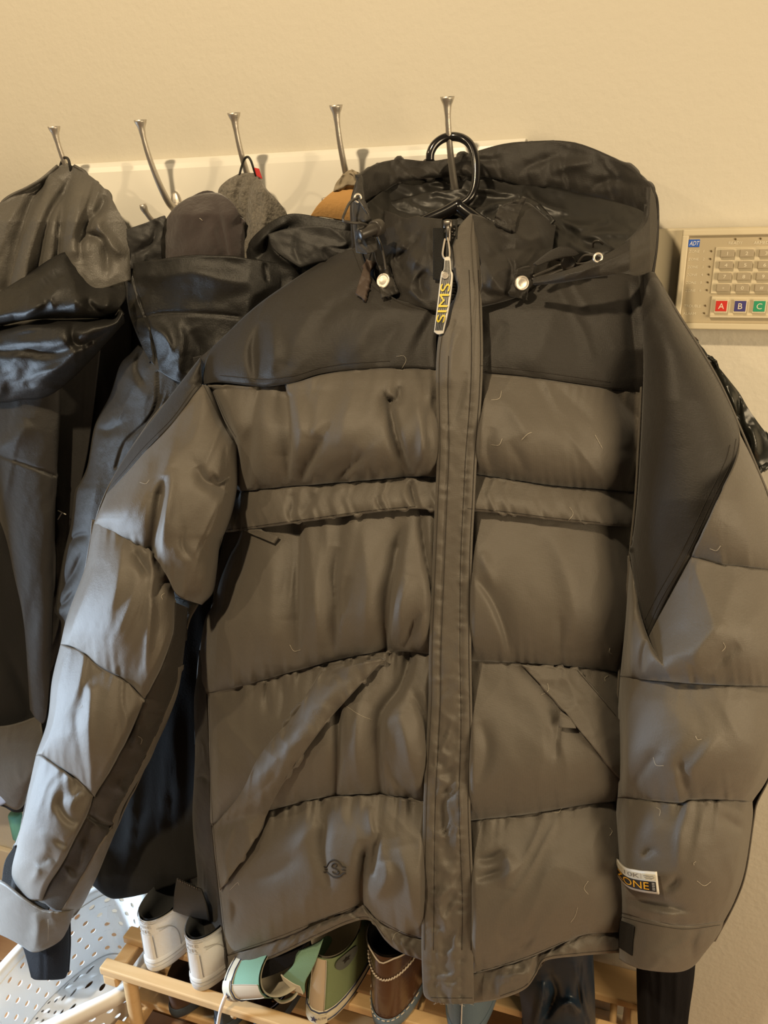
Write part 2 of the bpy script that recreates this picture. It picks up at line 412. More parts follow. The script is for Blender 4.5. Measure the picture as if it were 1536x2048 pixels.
def D_sl(px, py):
    L = xSLo(py); R = xSLi(py); return yc_sl(py)-th_sl(py)*sel((px-L)/(R-L), 2.0)
def back(D2, k):           # far side of a sleeve
    return D2
J = []
# --- yoke
yk = [(100, 1, 60, 160, .5), ]
NECK_L = [(718, 492), (742, 552), (790, 597), (872, 622)]
YB_L = [(405, 768), (440, 765), (500, 771), (535, 773), (590, 765), (640, 750), (700, 741), (780, 736), (872, 738)]
YB_R = [(960, 745), (1060, 755), (1150, 768), (1220, 778), (1320, 790)]
J.append(patch('yoke_panel', M_BLACK, jk, [(400, 715), (440, 680), (500, 622), (560, 577), (650, 520), (718, 492)], YB_L, [], NECK_L[1:]+[(872, 680)], D_body,
    puff=.006, uf=.1, wr=[(.0028, 1, 60, 170, .5)], seed=3, edge='L',
    st=[([(520, 640), (505, 700), (512, 770)], -.007, 22, 9), ([(545, 650), (548, 710), (538, 760)], .006, 14, 18), ([(640, 600), (600, 660), (575, 735)], .004, 20, 26),
        ([(760, 610), (720, 680), (690, 735)], .005, 26, 34), ([(800, 640), (770, 690), (760, 735)], -.003, 14, 18), ([(700, 520), (640, 560), (580, 590)], .003, 18, 24),
        ([(730, 560), (700, 590), (640, 640)], -.004, 16, 20)]))
NECK_R = [(960, 615), (1010, 603), (1050, 588), (1085, 566)]
J.append(patch('yoke_panel', M_BLACK, jk, NECK_R+[(1180, 545), (1270, 545), (1296, 552)], YB_R, [(958, 680)], [(1312, 650)], D_body,
    puff=.006, wr=[(.0022, 2, 90, 150, -.5)], seed=4,
    st=[([(1110, 600), (1090, 680), (1060, 750)], .004, 40, 30), ([(1255, 560), (1262, 640), (1275, 760)], -.008, 16, 10), ([(1010, 640), (985, 690), (975, 740)], -.004, 22, 16)]))
# --- sleeve top strip that continues the yoke
J.append(patch('yoke_sleeve_strip', M_BLACK, jk, [(400, 715), (402, 740), (405, 768)], [(212, 988), (214, 990)], [(330, 805), (270, 885), (232, 945)], [(385, 790), (345, 845), (292, 900), (250, 948)], D_su, thick=.002, res=3, lift=.002, wr=[(.0015, 3, 40, 100, .7)]))
# --- chest baffles, flaps
PLX_L = [(872, 620), (872, 780), (874, 900), (870, 1000), (866, 1100), (862, 1200), (858, 1300), (857, 1400), (852, 1500), (847, 1600), (845, 1700), (844, 1800), (843, 1900), (846, 1995)]
PLX_R = [(966, 600), (966, 720), (963, 800), (955, 900), (950, 1000), (945, 1100), (943, 1200), (943, 1320), (945, 1440), (944, 1500), (941, 1600), (944, 1700), (948, 1800), (947, 1900), (948, 2008)]
xPl, xPr = xs(PLX_L), xs(PLX_R)
def pl(*ys): return [(float(xPl(y))+14, y) for y in ys]
def pr(*ys): return [(float(xPr(y))-14, y) for y in ys]
S1L = [(452, 989), (480, 985), (575, 975), (700, 965), (820, 955)]+pl(955)
FBL = [(450, 1065), (478, 1062), (600, 1045), (750, 1025), (830, 1018)]+pl(1023)
S3L = [(395, 1392), (415, 1388), (500, 1368), (580, 1345), (700, 1315), (790, 1303)]+pl(1310)
S4L = [(420, 1650), (480, 1636), (545, 1620), (650, 1595), (760, 1590)]+pl(1605)
S5L = [(455, 1912), (560, 1878), (640, 1846), (715, 1816), (728, 1812), (760, 1846), (805, 1868)]+pl(1880)
HBL = [(456, 1947), (500, 1936), (560, 1910), (640, 1872), (700, 1846), (740, 1842), (770, 1880), (800, 1904)]+pl(1925)
J.append(patch('chest_baffle', M_GREY, jk, [(415, 770)]+YB_L[2:-1]+pl(738), S1L, [(436, 842), (450, 890), (452, 930)], pl(850), D_body, puff=.020, sag=1.35, uf=.06, pk=(.002, .0045), wr=[(.0028, 4, 46, 150, .15)], edge='L', seed=5, res=3.4,
    st=[([(518, 770), (508, 830), (500, 900), (492, 980)], -.013, 12, 26), ([(575, 795), (581, 862), (576, 934), (573, 972)], -.016, 5, 34, 'e'), ([(590, 790), (600, 850), (594, 930)], .006, 16, 10),
        ([(650, 872), (630, 910), (598, 968)], -.011, 6, 26), ([(730, 905), (700, 935), (660, 965)], -.008, 8, 22), ([(779, 800), (790, 860), (812, 930), (828, 960)], -.016, 6, 14, 'e'),
        ([(800, 770), (795, 800), (778, 808)], -.010, 6, 8), ([(838, 800), (845, 870), (838, 940)], .009, 16, 12), ([(868, 790), (856, 850), (862, 900)], -.012, 9, 9), ([(640, 780), (632, 830), (625, 880)], .004, 16, 22), ([(700, 770), (690, 840), (680, 900)], .004, 24, 24)]))
def flapx(px, py, U, V): return .004+.021*V**.8
J.append(patch('pocket_flap', M_GREY, jk, S1L, FBL, [(450, 1025)], pl(990), D_body, puff=.006, extra=flapx, pk=(.002, .004), wr=[(.0016, 5, 40, 60, .2)], seed=6, thick=.005, res=3.2,
    st=[([(585, 985), (588, 1010), (578, 1040)], -.007, 5, 10), ([(630, 985), (618, 1010), (600, 1036)], -.006, 6, 16), ([(822, 960), (826, 985), (834, 1020)], -.01, 5, 8), ([(760, 990), (755, 1005), (765, 1020)], -.004, 6, 6)]))
S1b = [(x, y+26) for x, y in S1L]
J.append(patch('chest_baffle', M_GREY, jk, S1b, S3L, [(448, 1069), (440, 1110), (430, 1160), (424, 1210), (410, 1240), (400, 1300)], pl(1180), D_body, puff=.017, sag=1.5, uf=.05, pk=(0, .0045), wr=[(.003, 6, 52, 190, .08)], edge='L', seed=7, res=3.4,
    st=[([(600, 1060), (598, 1120), (596, 1180), (594, 1330)], -.014, 7, 46, 'e'), ([(682, 1090), (670, 1150), (672, 1240), (664, 1320)], -.012, 6, 26), ([(640, 1080), (634, 1180), (632, 1300)], .006, 22, 16), ([(812, 1030), (793, 1110), (778, 1200), (772, 1296)], -.014, 7, 22, 's'),
        ([(842, 1026), (852, 1110), (866, 1190)], -.012, 6, 8), ([(820, 1150), (800, 1220), (800, 1290)], .007, 16, 14), ([(700, 1150), (690, 1190), (685, 1230)], -.005, 8, 12), ([(540, 1080), (545, 1200), (540, 1340)], .005, 30, 30), ([(720, 1040), (735, 1150), (730, 1290)], .005, 24, 18),
        ([(486, 1080), (480, 1130), (450, 1220), (430, 1260)], -.012, 8, 14), ([(845, 1225), (830, 1240), (805, 1300)], -.008, 8, 10)]))
J.append(patch('lower_baffle', M_GREY, jk, S3L[1:], S4L, [(417, 1440), (418, 1500), (420, 1580)], pl(1460), D_body, puff=.018, sag=1.4, uf=.04, pk=(.006, .004), wr=[(.0022, 7, 60, 150, .1)], seed=8, res=3.4,
    st=[([(817, 1325), (800, 1375), (772, 1412), (760, 1440), (756, 1521), (762, 1590)], -.014, 9, 24, 'n'), ([(679, 1415), (678, 1520), (671, 1590)], -.012, 6, 14, 'n'), ([(827, 1385), (850, 1440), (850, 1514)], -.012, 10, 10), ([(800, 1420), (815, 1500), (825, 1560)], .008, 20, 22),
        ([(715, 1400), (712, 1480), (715, 1580)], .007, 18, 18), ([(530, 1365), (534, 1400), (538, 1430)], -.006, 5, 12), ([(566, 1355), (568, 1400), (560, 1440)], -.005, 5, 10), ([(770, 1500), (790, 1560), (830, 1600)], -.007, 9, 12), ([(863, 1490), (850, 1530), (848, 1580)], -.006, 8, 8)]))
J.append(patch('lower_baffle', M_GREY, jk, S4L, S5L, [(428, 1700), (438, 1790), (447, 1870)], pl(1740), D_body, puff=.018, sag=1.25, uf=.04, pk=(.005, .003), wr=[(.0022, 8, 70, 120, .3)], seed=9, res=3.4,
    st=[([(662, 1600), (650, 1650), (647, 1707), (660, 1778)], -.010, 8, 20), ([(733, 1680), (727, 1740), (722, 1808)], -.016, 8, 12, 's'), ([(757, 1663), (750, 1710), (745, 1755)], -.009, 5, 12), ([(722, 1812), (690, 1835), (620, 1850)], -.009, 8, 10, 's'), ([(722, 1812), (700, 1826), (660, 1836)], -.006, 5, 6, 's'),
        ([(722, 1812), (745, 1840), (780, 1866)], -.008, 6, 8, 's'), ([(770, 1720), (772, 1760), (745, 1800)], .008, 14, 18), ([(800, 1690), (815, 1760), (830, 1850)], .008, 26, 20), ([(455, 1790), (470, 1820), (455, 1880)], -.009, 10, 12), ([(600, 1700), (560, 1740), (500, 1760)], -.004, 18, 18),
        ([(640, 1640), (610, 1670), (580, 1720)], .004, 20, 20), ([(740, 1610), (742, 1650), (755, 1690)], .005, 8, 14)]))
J.append(patch('hem_band', M_GREY, jk, S5L, HBL, [], [], D_body, puff=.006, pk=(.002, .002), wr=[(.0016, 9, 40, 40, .3)], seed=10, thick=.006, res=3,
    st=[([(600, 1870), (660, 1845), (715, 1822)], .005, 8, 8), ([(700, 1826), (715, 1835), (735, 1842)], -.006, 4, 4)]))
# side panel
J.append(patch('side_panel', M_BLACK, jk, [(398, 1300), (412, 1392)], [(411, 1932), (456, 1947)], [(395, 1345), (388, 1400), (390, 1500), (388, 1560), (385, 1640), (394, 1750), (402, 1850)], [(418, 1500), (420, 1600), (428, 1700), (438, 1790), (447, 1870)], D_body, res=3, wr=[(.002, 10, 20, 60, 0)], edge='L', lift=.001,
    st=[([(388, 1560), (405, 1555), (420, 1565)], -.004, 6, 6), ([(400, 1800), (415, 1815), (440, 1800)], -.004, 8, 8)]))
def D_over(objs, lift):
    tr_ = bvh(objs)
    def f(px, py):
        Y = np.empty(px.shape)
        for i in np.ndindex(px.shape): Y[i] = hit(tr_, px[i], py[i], 0.0, -.33)[0][1]
        for _ in range(14):
            Yp = np.pad(Y, 1, mode='edge'); Y = np.minimum(Y, .2*(Yp[1:-1, 1:-1]+Yp[:-2, 1:-1]+Yp[2:, 1:-1]+Yp[1:-1, :-2]+Yp[1:-1, 2:]))
        return Y-lift
    return f
# hand pocket welt left (raised flap between the two slanted lines)
def weltx(px, py, U, V): return .007*np.sin(np.pi*np.clip(V, 0, 1))
J.append(patch('hand_pocket_welt', M_GREY, jk, [(425, 1655), (480, 1588), (520, 1510), (590, 1424), (640, 1344)], [(440, 1782), (505, 1688), (548, 1600), (578, 1550), (640, 1462), (700, 1392), (768, 1320)], [(430, 1715)], [(710, 1330)], D_over([o for o in J if o.name.startswith('lower_baffle')], .010), puff=.006, sag=1.0, pk=(.003, .003), wr=[(.0024, 11, 60, 60, -.9)], seed=11, thick=.006, extra=weltx, res=3.2,
    st=[([(600, 1440), (570, 1470), (566, 1500)], -.004, 8, 8), ([(690, 1360), (670, 1350), (655, 1372)], -.004, 8, 10), ([(470, 1640), (455, 1690), (448, 1720)], .004, 8, 8), ([(560, 1520), (540, 1560), (500, 1600)], -.004, 10, 10)]))
# right half
def rr(y): return [(1310, y)]
S1R = pr(948)+[(1000, 957), (1100, 972), (1200, 980), (1310, 990)]
FBR = pr(1022)+[(1000, 1027), (1100, 1040), (1200, 1050), (1310, 1058)]
S3R = pr(1322)+[(1040, 1327), (1150, 1335), (1240, 1345), (1305, 1350)]
S4R = pr(1643)+[(1030, 1632), (1100, 1622), (1170, 1610), (1232, 1603), (1300, 1596)]
S5R = pr(1950)+[(1000, 1935), (1060, 1915), (1130, 1885), (1170, 1870), (1235, 1865), (1300, 1863)]
HBR = pr(2008)+[(1000, 1998), (1050, 1978), (1072, 1950), (1090, 1922), (1160, 1912), (1237, 1906), (1300, 1903)]
J.append(patch('chest_baffle', M_GREY, jk, pr(745)+YB_R[1:], S1R, pr(850), [(1312, 900)], D_body, puff=.016, sag=1.35, uf=.05, pk=(.0015, .0035), wr=[(.0022, 12, 80, 150, -.55)], seed=12, res=3.4,
    st=[([(1000, 790), (1030, 830), (1060, 880)], .004, 24, 16), ([(1110, 770), (1150, 810), (1190, 850)], -.003, 14, 18), ([(1225, 775), (1250, 810), (1285, 850)], -.008, 10, 14), ([(985, 850), (975, 900), (985, 945)], -.006, 14, 12), ([(1015, 880), (1040, 920), (1060, 960)], -.003, 12, 12)]))
J.append(patch('pocket_flap', M_GREY, jk, S1R, FBR, pr(985), [(1310, 1025)], D_body, puff=.006, extra=flapx, pk=(.002, .003), wr=[(.0014, 13, 60, 60, .2)], seed=13, thick=.005, res=3.2))
J.append(patch('chest_baffle', M_GREY, jk, [(x, y+26) for x, y in S1R], S3R, pr(1180), [(1308, 1200)], D_body, puff=.016, sag=1.6, uf=.05, pk=(0, .0035), wr=[(.002, 14, 80, 170, -.25)], seed=14, res=3.4,
    st=[([(952, 1155), (985, 1203), (1008, 1260), (1024, 1325)], -.009, 26, 6), ([(1090, 1050), (1125, 1120), (1148, 1220), (1150, 1310)], .006, 30, 26), ([(960, 1100), (975, 1140), (990, 1180)], .004, 14, 14), ([(1120, 1230), (1122, 1270), (1118, 1310)], -.004, 8, 10)]))
J.append(patch('lower_baffle', M_GREY, jk, S3R, S4R, pr(1480), [(1300, 1480)], D_body, puff=.018, sag=1.5, uf=.04, pk=(.0015, .0035), wr=[(.002, 15, 80, 150, -.3)], seed=15, res=3.4,
    st=[([(960, 1440), (975, 1500), (955, 1570)], -.006, 14, 16), ([(1118, 1430), (1116, 1470), (1112, 1520)], -.004, 5, 8)]))
J.append(patch('lower_baffle', M_GREY, jk, S4R, S5R, pr(1800), [(1300, 1740)], D_body, puff=.018, sag=1.3, uf=.04, pk=(.002, .003), wr=[(.0018, 16, 70, 120, .5)], seed=16, res=3.4,
    st=[([(955, 1720), (985, 1715), (1005, 1700)], -.006, 8, 10), ([(950, 1760), (975, 1750), (1010, 1740)], -.005, 7, 8), ([(1000, 1700), (1020, 1730), (1010, 1780)], .006, 16, 16), ([(990, 1860), (1020, 1880), (1060, 1860)], -.004, 12, 14), ([(1010, 1925), (1040, 1895), (1075, 1870)], -.006, 8, 12)]))
J.append(patch('hem_band', M_GREY, jk, S5R, HBR, [], [], D_body, puff=.006, pk=(.003, .002), wr=[(.002, 17, 40, 40, .3)], seed=17, thick=.006, res=3,
    st=[([(1000, 1960), (1030, 1950), (1060, 1945)], .006, 8, 10), ([(1080, 1900), (1075, 1930), (1060, 1960)], -.006, 6, 8)]))
J.append(patch('hand_pocket_welt', M_GREY, jk, [(1043, 1329), (1155, 1338)], [(1258, 1578), (1300, 1520)], [(1120, 1412), (1160, 1462), (1205, 1515)], [(1195, 1385), (1237, 1437), (1270, 1478)], D_over([o for o in J if o.name.startswith('lower_baffle')], .009), puff=.004, pk=(.002, .002), wr=[(.0018, 18, 50, 50, .9)], seed=18, thick=.006, res=3.2))
# placket
def D_pl(px, py): return D_body(px, py)-.034
PL_L = [(939, 429), (920, 450), (906, 474), (906, 536), (915, 575), (908, 599), (898, 614), (880, 660), (873, 712), (872, 780), (874, 900), (870, 1000), (866, 1100), (862, 1200), (858, 1300), (857, 1400), (852, 1500), (847, 1600), (845, 1700), (844, 1800), (843, 1900), (846, 1980), (852, 1995)]
PL_R = [(948, 429), (956, 480), (961, 540), (965, 640)]+PLX_R[1:]
def plx(px, py, U, V):
    e = np.minimum(U, 1-U)
    g = -.002*np.exp(-((U-.76)*95/3.0)**2) - .0016*np.exp(-((U-.27)*95/3.0)**2)*(py > 640)
    w = np.clip((py-760)/100, 0, 1)
    pkr = .0022*vnoise(px/30, py/9, 31)*np.exp(-((U-.76)*10)**2) + .002*vnoise(px/30, py/10, 33)*np.exp(-((U-.22)*8)**2)
    m = .0042*wrinkle(px, py, 35, 26, 34, .6)*np.exp(-((U-.5)*3.2)**2)*np.clip((py-1250)/300, .12, 1)
    return g+w*(pkr+m)-.003*(1-np.clip(e*8, 0, 1))
J.append(patch('storm_placket', M_GREY, jk, [(939, 429), (943, 427), (948, 429)], [(852, 1996), (868, 2004), (905, 2008), (948, 2008)], PL_L[1:-1], PL_R[1:-1], D_pl, puff=0, extra=plx, thick=.005, res=3.0, seed=19,
    st=[([(925, 650), (905, 700), (900, 780)], .005, 12, 16), ([(935, 740), (920, 800), (905, 850)], -.004, 8, 12), ([(900, 1560), (888, 1620), (893, 1690)], -.006, 6, 9), ([(915, 1560), (922, 1620), (912, 1700)], .006, 8, 10), ([(880, 1840), (888, 1900), (880, 1960)], -.004, 10, 10), ([(893, 1760), (880, 1820), (895, 1880)], .006, 12, 12)]))
# back of the jacket
BL = curve(BODY_L, 40)
bp = [(x+2, y) for x, y in BL]
J.append(patch('back_panel', M_GREY, jk, [(660, 520), (900, 480), (1285, 540)], [(414, 1945), (800, 1900), (1310, 1895)], [tuple(q) for q in bp[2:-2:2]], [(1300, 800), (1310, 1200), (1300, 1600)], lambda x, y: ip(y, [(480, -.085), (600, -.12), (770, -.155), (1950, -.15)])+.05*sel((x-xBL(y))/(1320-xBL(y)), 3), thick=.004, res=12))
# --- left sleeve
UA_T = [(212, 989), (250, 949), (292, 901), (345, 846), (385, 791), (405, 769), (421, 776)]
UA_B = [(188, 1047), (225, 1064), (265, 1086), (302, 1108), (332, 1150), (356, 1192), (404, 1210)]
def uax(px, py, U, V): return .016*np.clip(U-.45, 0, 1)*np.clip(V-.4, 0, 1)*4
J.append(patch('sleeve_panel', M_GREY, jk, UA_T, UA_B, [(195, 1030)], SEAM_ARM[2:-2], D_su, puff=.016, sag=1.1, pk=(0, .004), wr=[(.0030, 19, 44, 150, .35)], seed=20, edge='R', extra=uax, res=3.2,
    st=[([(330, 950), (320, 1010), (312, 1060), (306, 1105)], -.014, 8, 16, 's'), ([(345, 930), (335, 1000), (322, 1080), (330, 1140)], .009, 16, 10), ([(395, 930), (410, 960), (440, 975), (462, 985)], -.012, 10, 14), ([(352, 870), (330, 940), (300, 1000)], .004, 12, 14), ([(300, 920), (270, 980), (245, 1050)], .003, 14, 14),
        ([(448, 850), (455, 930), (450, 1010)], -.007, 9, 14), ([(400, 1080), (420, 1120), (432, 1150)], -.005, 8, 10), ([(370, 1050), (365, 1090), (385, 1120)], -.004, 8, 8), ([(425, 950), (438, 965), (462, 950)], -.01, 6, 6)]))
LS_T = [(186, 1040), (225, 1058), (265, 1080), (304, 1103), (340, 1145), (351, 1205)]
LS1 = [(121, 1288), (160, 1302), (200, 1335), (250, 1362), (290, 1400)]
LS2 = [(72, 1510), (88, 1513), (120, 1535), (160, 1565), (190, 1594)]
J.append(patch('sleeve_panel', M_GREY, jk, LS_T, LS1, [(176, 1110), (165, 1150), (135, 1230)], [(346, 1270), (325, 1330), (306, 1369)], D_sl, puff=.015, sag=1.2, uf=.08, pk=(.004, .0035), wr=[(.0026, 20, 40, 150, .3)], seed=21, edge='L', res=3.2, lift=-.002,
    st=[([(300, 1105), (305, 1160), (298, 1260), (290, 1370)], .007, 8, 10, 'e'), ([(270, 1100), (285, 1130), (300, 1150)], -.010, 8, 10), ([(345, 1160), (318, 1170), (305, 1200)], -.008, 8, 8), ([(240, 1080), (235, 1160), (215, 1260)], .004, 12, 16)]))
J.append(patch('sleeve_panel', M_GREY, jk, LS1, LS2, [(104, 1360), (95, 1440)], [(254, 1480), (215, 1552)], D_sl, puff=.014, sag=1.2, uf=.08, pk=(.003, .0035), wr=[(.0026, 21, 34, 170, .15)], seed=22, edge='L', res=3.2,
    st=[([(180, 1380), (178, 1480), (185, 1590)], .005, 10, 14, 'n'), ([(150, 1420), (160, 1500), (170, 1560)], -.004, 8, 10), ([(245, 1420), (230, 1480), (205, 1540)], -.003, 12, 10)]))
J.append(patch('sleeve_panel', M_GREY, jk, LS2, [(27, 1697), (21, 1730), (28, 1762), (55, 1797), (84, 1802)], [(60, 1565), (45, 1640)], [(172, 1636), (150, 1678), (127, 1724), (98, 1770)], D_sl, puff=.012, sag=1.0, uf=.06, pk=(.004, .001), wr=[(.0024, 22, 50, 80, .2)], seed=23, edge='L', res=3.2,
    st=[([(130, 1580), (120, 1610), (140, 1640), (170, 1640)], -.008, 8, 10), ([(175, 1580), (150, 1600), (140, 1625)], .006, 8, 8), ([(70, 1735), (100, 1715), (115, 1730)], -.006, 8, 8), ([(60, 1770), (75, 1745), (68, 1725)], .006, 7, 7), ([(110, 1680), (130, 1690), (140, 1680)], -.005, 6, 6), ([(80, 1660), (90, 1700), (75, 1740)], .004, 12, 12)]))
SEAM_IN = [(351, 1205), (346, 1270), (325, 1330), (306, 1369), (286, 1408), (254, 1480), (215, 1552), (189, 1594), (172, 1636), (150, 1678), (127, 1724), (98, 1770), (84, 1802)]
STRIP = [(357, 1340), (353, 1372), (325, 1441), (293, 1509), (257, 1578), (228, 1636), (225, 1652), (195, 1698), (156, 1766), (124, 1820)]
J.append(patch('sleeve_under_panel', M_BLACK, jk, [(351, 1205), (376, 1215)], [(84, 1802), (104, 1818), (124, 1822)], SEAM_IN[1:-1], [(369, 1298)]+STRIP[1:-1], D_sl, puff=0, wr=[(.0024, 23, 30, 60, .4)], seed=24, edge='R', res=3,
    st=[([(180, 1632), (200, 1645), (226, 1656)], -.006, 5, 5, 'n'), ([(130, 1735), (145, 1755), (155, 1752)], .005, 6, 6), ([(170, 1680), (165, 1720), (155, 1745)], .005, 7, 7), ([(275, 1450), (270, 1490), (255, 1500)], .004, 8, 8), ([(250, 1555), (240, 1575), (255, 1590)], .005, 6, 6), ([(290, 1430), (320, 1425), (350, 1420)], -.002, 5, 5)]))
J.append(patch('sleeve_under_strip', M_GREY, jk, [(357, 1335), (366, 1330)], [(122, 1822), (146, 1836)], STRIP[1:-1], SL_IN[4:-2], lambda x, y: D_sl(x, y)-.0015, edge='R', res=3, wr=[(.0012, 24, 20, 40, 0)]))
J.append(patch('sleeve_back', M_GREY, jk, [(405, 765), (421, 772)], [(30, 1800), (140, 1830)], [(330, 808), (234, 945), (190, 1047), (168, 1150), (123, 1290), (97, 1440), (62, 1565), (36, 1696)], [(470, 879), (474, 960), (440, 1085), (400, 1200), (372, 1260), (350, 1395), (284, 1545), (228, 1665), (182, 1773)], lambda x, y: yc_sl(y)+.4*th_sl(y)*sel((x-xSLo(y))/(np.where(y < 1205, xArm(y), xSLi(y))-xSLo(y)), 2), res=8, edge='LR'))
# cuff
J.append(patch('velcro_band', M_VELCRO, jk, [(29, 1692), (34, 1700), (60, 1790), (100, 1815)], [(3, 1764), (16, 1776), (50, 1804), (95, 1826)], [(10, 1722)], [], lambda x, y: D_sl(np.maximum(x, xSLo(y)+5), y)+.004, res=3))
CUF_T = [(-4, 1762), (14, 1774), (50, 1802), (85, 1822), (124, 1826), (148, 1818)]
CUF_B = [(-8, 1866), (18, 1878), (40, 1890), (66, 1905), (95, 1897), (122, 1880), (136, 1858)]
def D_cuf(x, y): return -.280-.066*sel(np.clip((x+12)/(165), 0, 1), 2.2)
J.append(patch('cuff_tab', M_GREY, jk, CUF_T, CUF_B, [(-6, 1815)], [(143, 1838)], D_cuf, wr=[(.002, 25, 40, 50, .4)], thick=.005, res=3, edge='R', st=[([(70, 1822), (75, 1860), (68, 1900)], .006, 14, 10)]))
J.append(patch('knit_cuff', M_KNIT, jk, [(38, 1870), (80, 1880), (138, 1840)], [(62, 1955), (75, 1960), (125, 1958), (136, 1945)], [(52, 1915)], [(139, 1890)], lambda x, y: -.278-.05*sel((x-36)/104, 2), res=3, edge='LR', thick=.004, wr=[(.0012, 26, 10, 90, 0)]))
J.append(patch('knit_cuff', M_KNIT, jk, [(38, 1865), (80, 1860), (138, 1830)], [(62, 1955), (75, 1950), (125, 1948), (136, 1945)], [(52, 1915)], [(139, 1890)], lambda x, y: -.278+.03*sel((x-36)/104, 2), res=5, edge='LR', thick=.003))
# --- right sleeve
J.append(patch('sleeve_black_panel', M_BLACK, jk, [(1273, 545), (1290, 540), (1310, 545)], [(1293, 1279), (1294, 1279)], SR_IN[1:7]+[(1259, 1110), (1275, 1200)], SR_OUT[1:5]+[(1480, 885), (1472, 925), (1440, 990), (1383, 1105), (1332, 1200)], D_sr, puff=0, wr=[(.0020, 27, 80, 220, .1)], edge='LR', seed=27, res=3.4,
    st=[([(1310, 560), (1298, 600), (1288, 650)], -.007, 8, 14), ([(1330, 590), (1318, 640), (1305, 690)], -.004, 8, 12), ([(1340, 640), (1330, 760), (1325, 900)], .005, 30, 26), ([(1318, 680), (1300, 790), (1290, 900)], -.006, 20, 16), ([(1300, 900), (1310, 1050), (1300, 1180)], .004, 26, 20)]))
RS1 = [(1383, 1113), (1440, 1129), (1500, 1135), (1570, 1142)]
J.append(patch('sleeve_panel', M_GREY, jk, [(1477, 862), (1478, 864)], RS1, [(1480, 885), (1472, 925), (1440, 990)], [(1510, 930), (1538, 1000), (1560, 1080)], D_sr, puff=.010, sag=1.6, pk=(0, .003), wr=[(.0016, 28, 60, 120, .2)], seed=28, res=3.4, edge='R'))
RS2 = [(1240, 1353), (1290, 1360), (1330, 1363), (1440, 1371), (1574, 1374)]
RS3 = [(1232, 1596), (1260, 1597), (1300, 1601), (1360, 1606), (1380, 1600), (1430, 1600), (1505, 1603)]
RS4 = [(1239, 1826), (1300, 1842), (1370, 1852), (1448, 1843)]
RCB = [(1238, 1918), (1258, 1930), (1290, 1940), (1350, 1945), (1385, 1934), (1410, 1905), (1430, 1880)]
J.append(patch('sleeve_panel', M_GREY, jk, [(1258, 1112), (1293, 1279), (1383, 1113), (1440, 1129), (1570, 1142)], RS2, [(1250, 1250)], [(1578, 1250)], D_sr, puff=.015, sag=1.5, uf=.05, pk=(.001, .003), wr=[(.0018, 29, 80, 120, .4)], seed=29, res=3.4, sm=(0, 1, 1, 1), edge='LR',
    st=[([(1293, 1279), (1286, 1310), (1284, 1345)], -.006, 6, 8), ([(1450, 1240), (1410, 1280), (1380, 1330)], .005, 22, 22), ([(1480, 1290), (1450, 1310), (1420, 1350)], -.005, 12, 16)]))
J.append(patch('sleeve_panel', M_GREY, jk, RS2, RS3, [(1235, 1450)], [(1562, 1460), (1538, 1550)], D_sr, puff=.015, sag=1.35, uf=.05, pk=(.001, .003), wr=[(.0022, 30, 80, 110, .5)], seed=30, res=3.4, edge='LR',
    st=[([(1262, 1590), (1280, 1550), (1320, 1500)], -.006, 14, 14), ([(1375, 1598), (1366, 1560), (1360, 1520)], -.007, 8, 12), ([(1440, 1470), (1390, 1530), (1340, 1560)], .005, 16, 16)]))
J.append(patch('sleeve_panel', M_GREY, jk, RS3, RS4, [(1233, 1720)], [(1505, 1640), (1490, 1740), (1470, 1800)], D_sr, puff=.012, sag=1.1, uf=.05, pk=(.003, .002), wr=[(.0022, 31, 70, 90, .3)], seed=31, res=3.4, edge='LR',
    st=[([(1378, 1604), (1362, 1660), (1355, 1740)], .004, 14, 10), ([(1245, 1800), (1300, 1805), (1380, 1822)], -.009, 7, 8), ([(1270, 1818), (1330, 1830), (1380, 1828)], .006, 8, 6), ([(1285, 1715), (1300, 1700), (1310, 1705)], -.005, 6, 6), ([(1330, 1780), (1350, 1765), (1355, 1750)], -.006, 7, 7), ([(1495, 1660), (1470, 1650), (1440, 1630)], -.005, 10, 10)]))
J.append(patch('cuff_tab', M_GREY, jk, RS4, RCB, [(1238, 1870)], [(1442, 1860)], D_sr, puff=.004, lift=.003, wr=[(.0018, 32, 50, 60, .4)], seed=32, thick=.006, res=3.2, edge='LR', st=[([(1400, 1855), (1385, 1890), (1390, 1930)], -.006, 8, 8)]))
J.append(patch('sleeve_back', M_GREY, jk, [(1275, 550), (1308, 548)], [(1240, 1905), (1428, 1882)], SR_IN[1:-2], SR_OUT[1:-4], lambda x, y: ip(y, [(540, -.16), (700, -.20), (1000, -.235), (1400, -.262), (1900, -.250)])+.08*sel((x-xSRi(y))/(xSRo(y)-xSRi(y)), 2.2)*np.clip((y-540)/200, .1, 1), res=10, edge='LR'))
J.append(patch('cuff_velcro', M_VELCRO, jk, [(1237, 1840), (1266, 1852)], [(1237, 1894), (1263, 1911)], [], [], lambda x, y: D_sr(x, y)-.012, thick=.002, res=3))

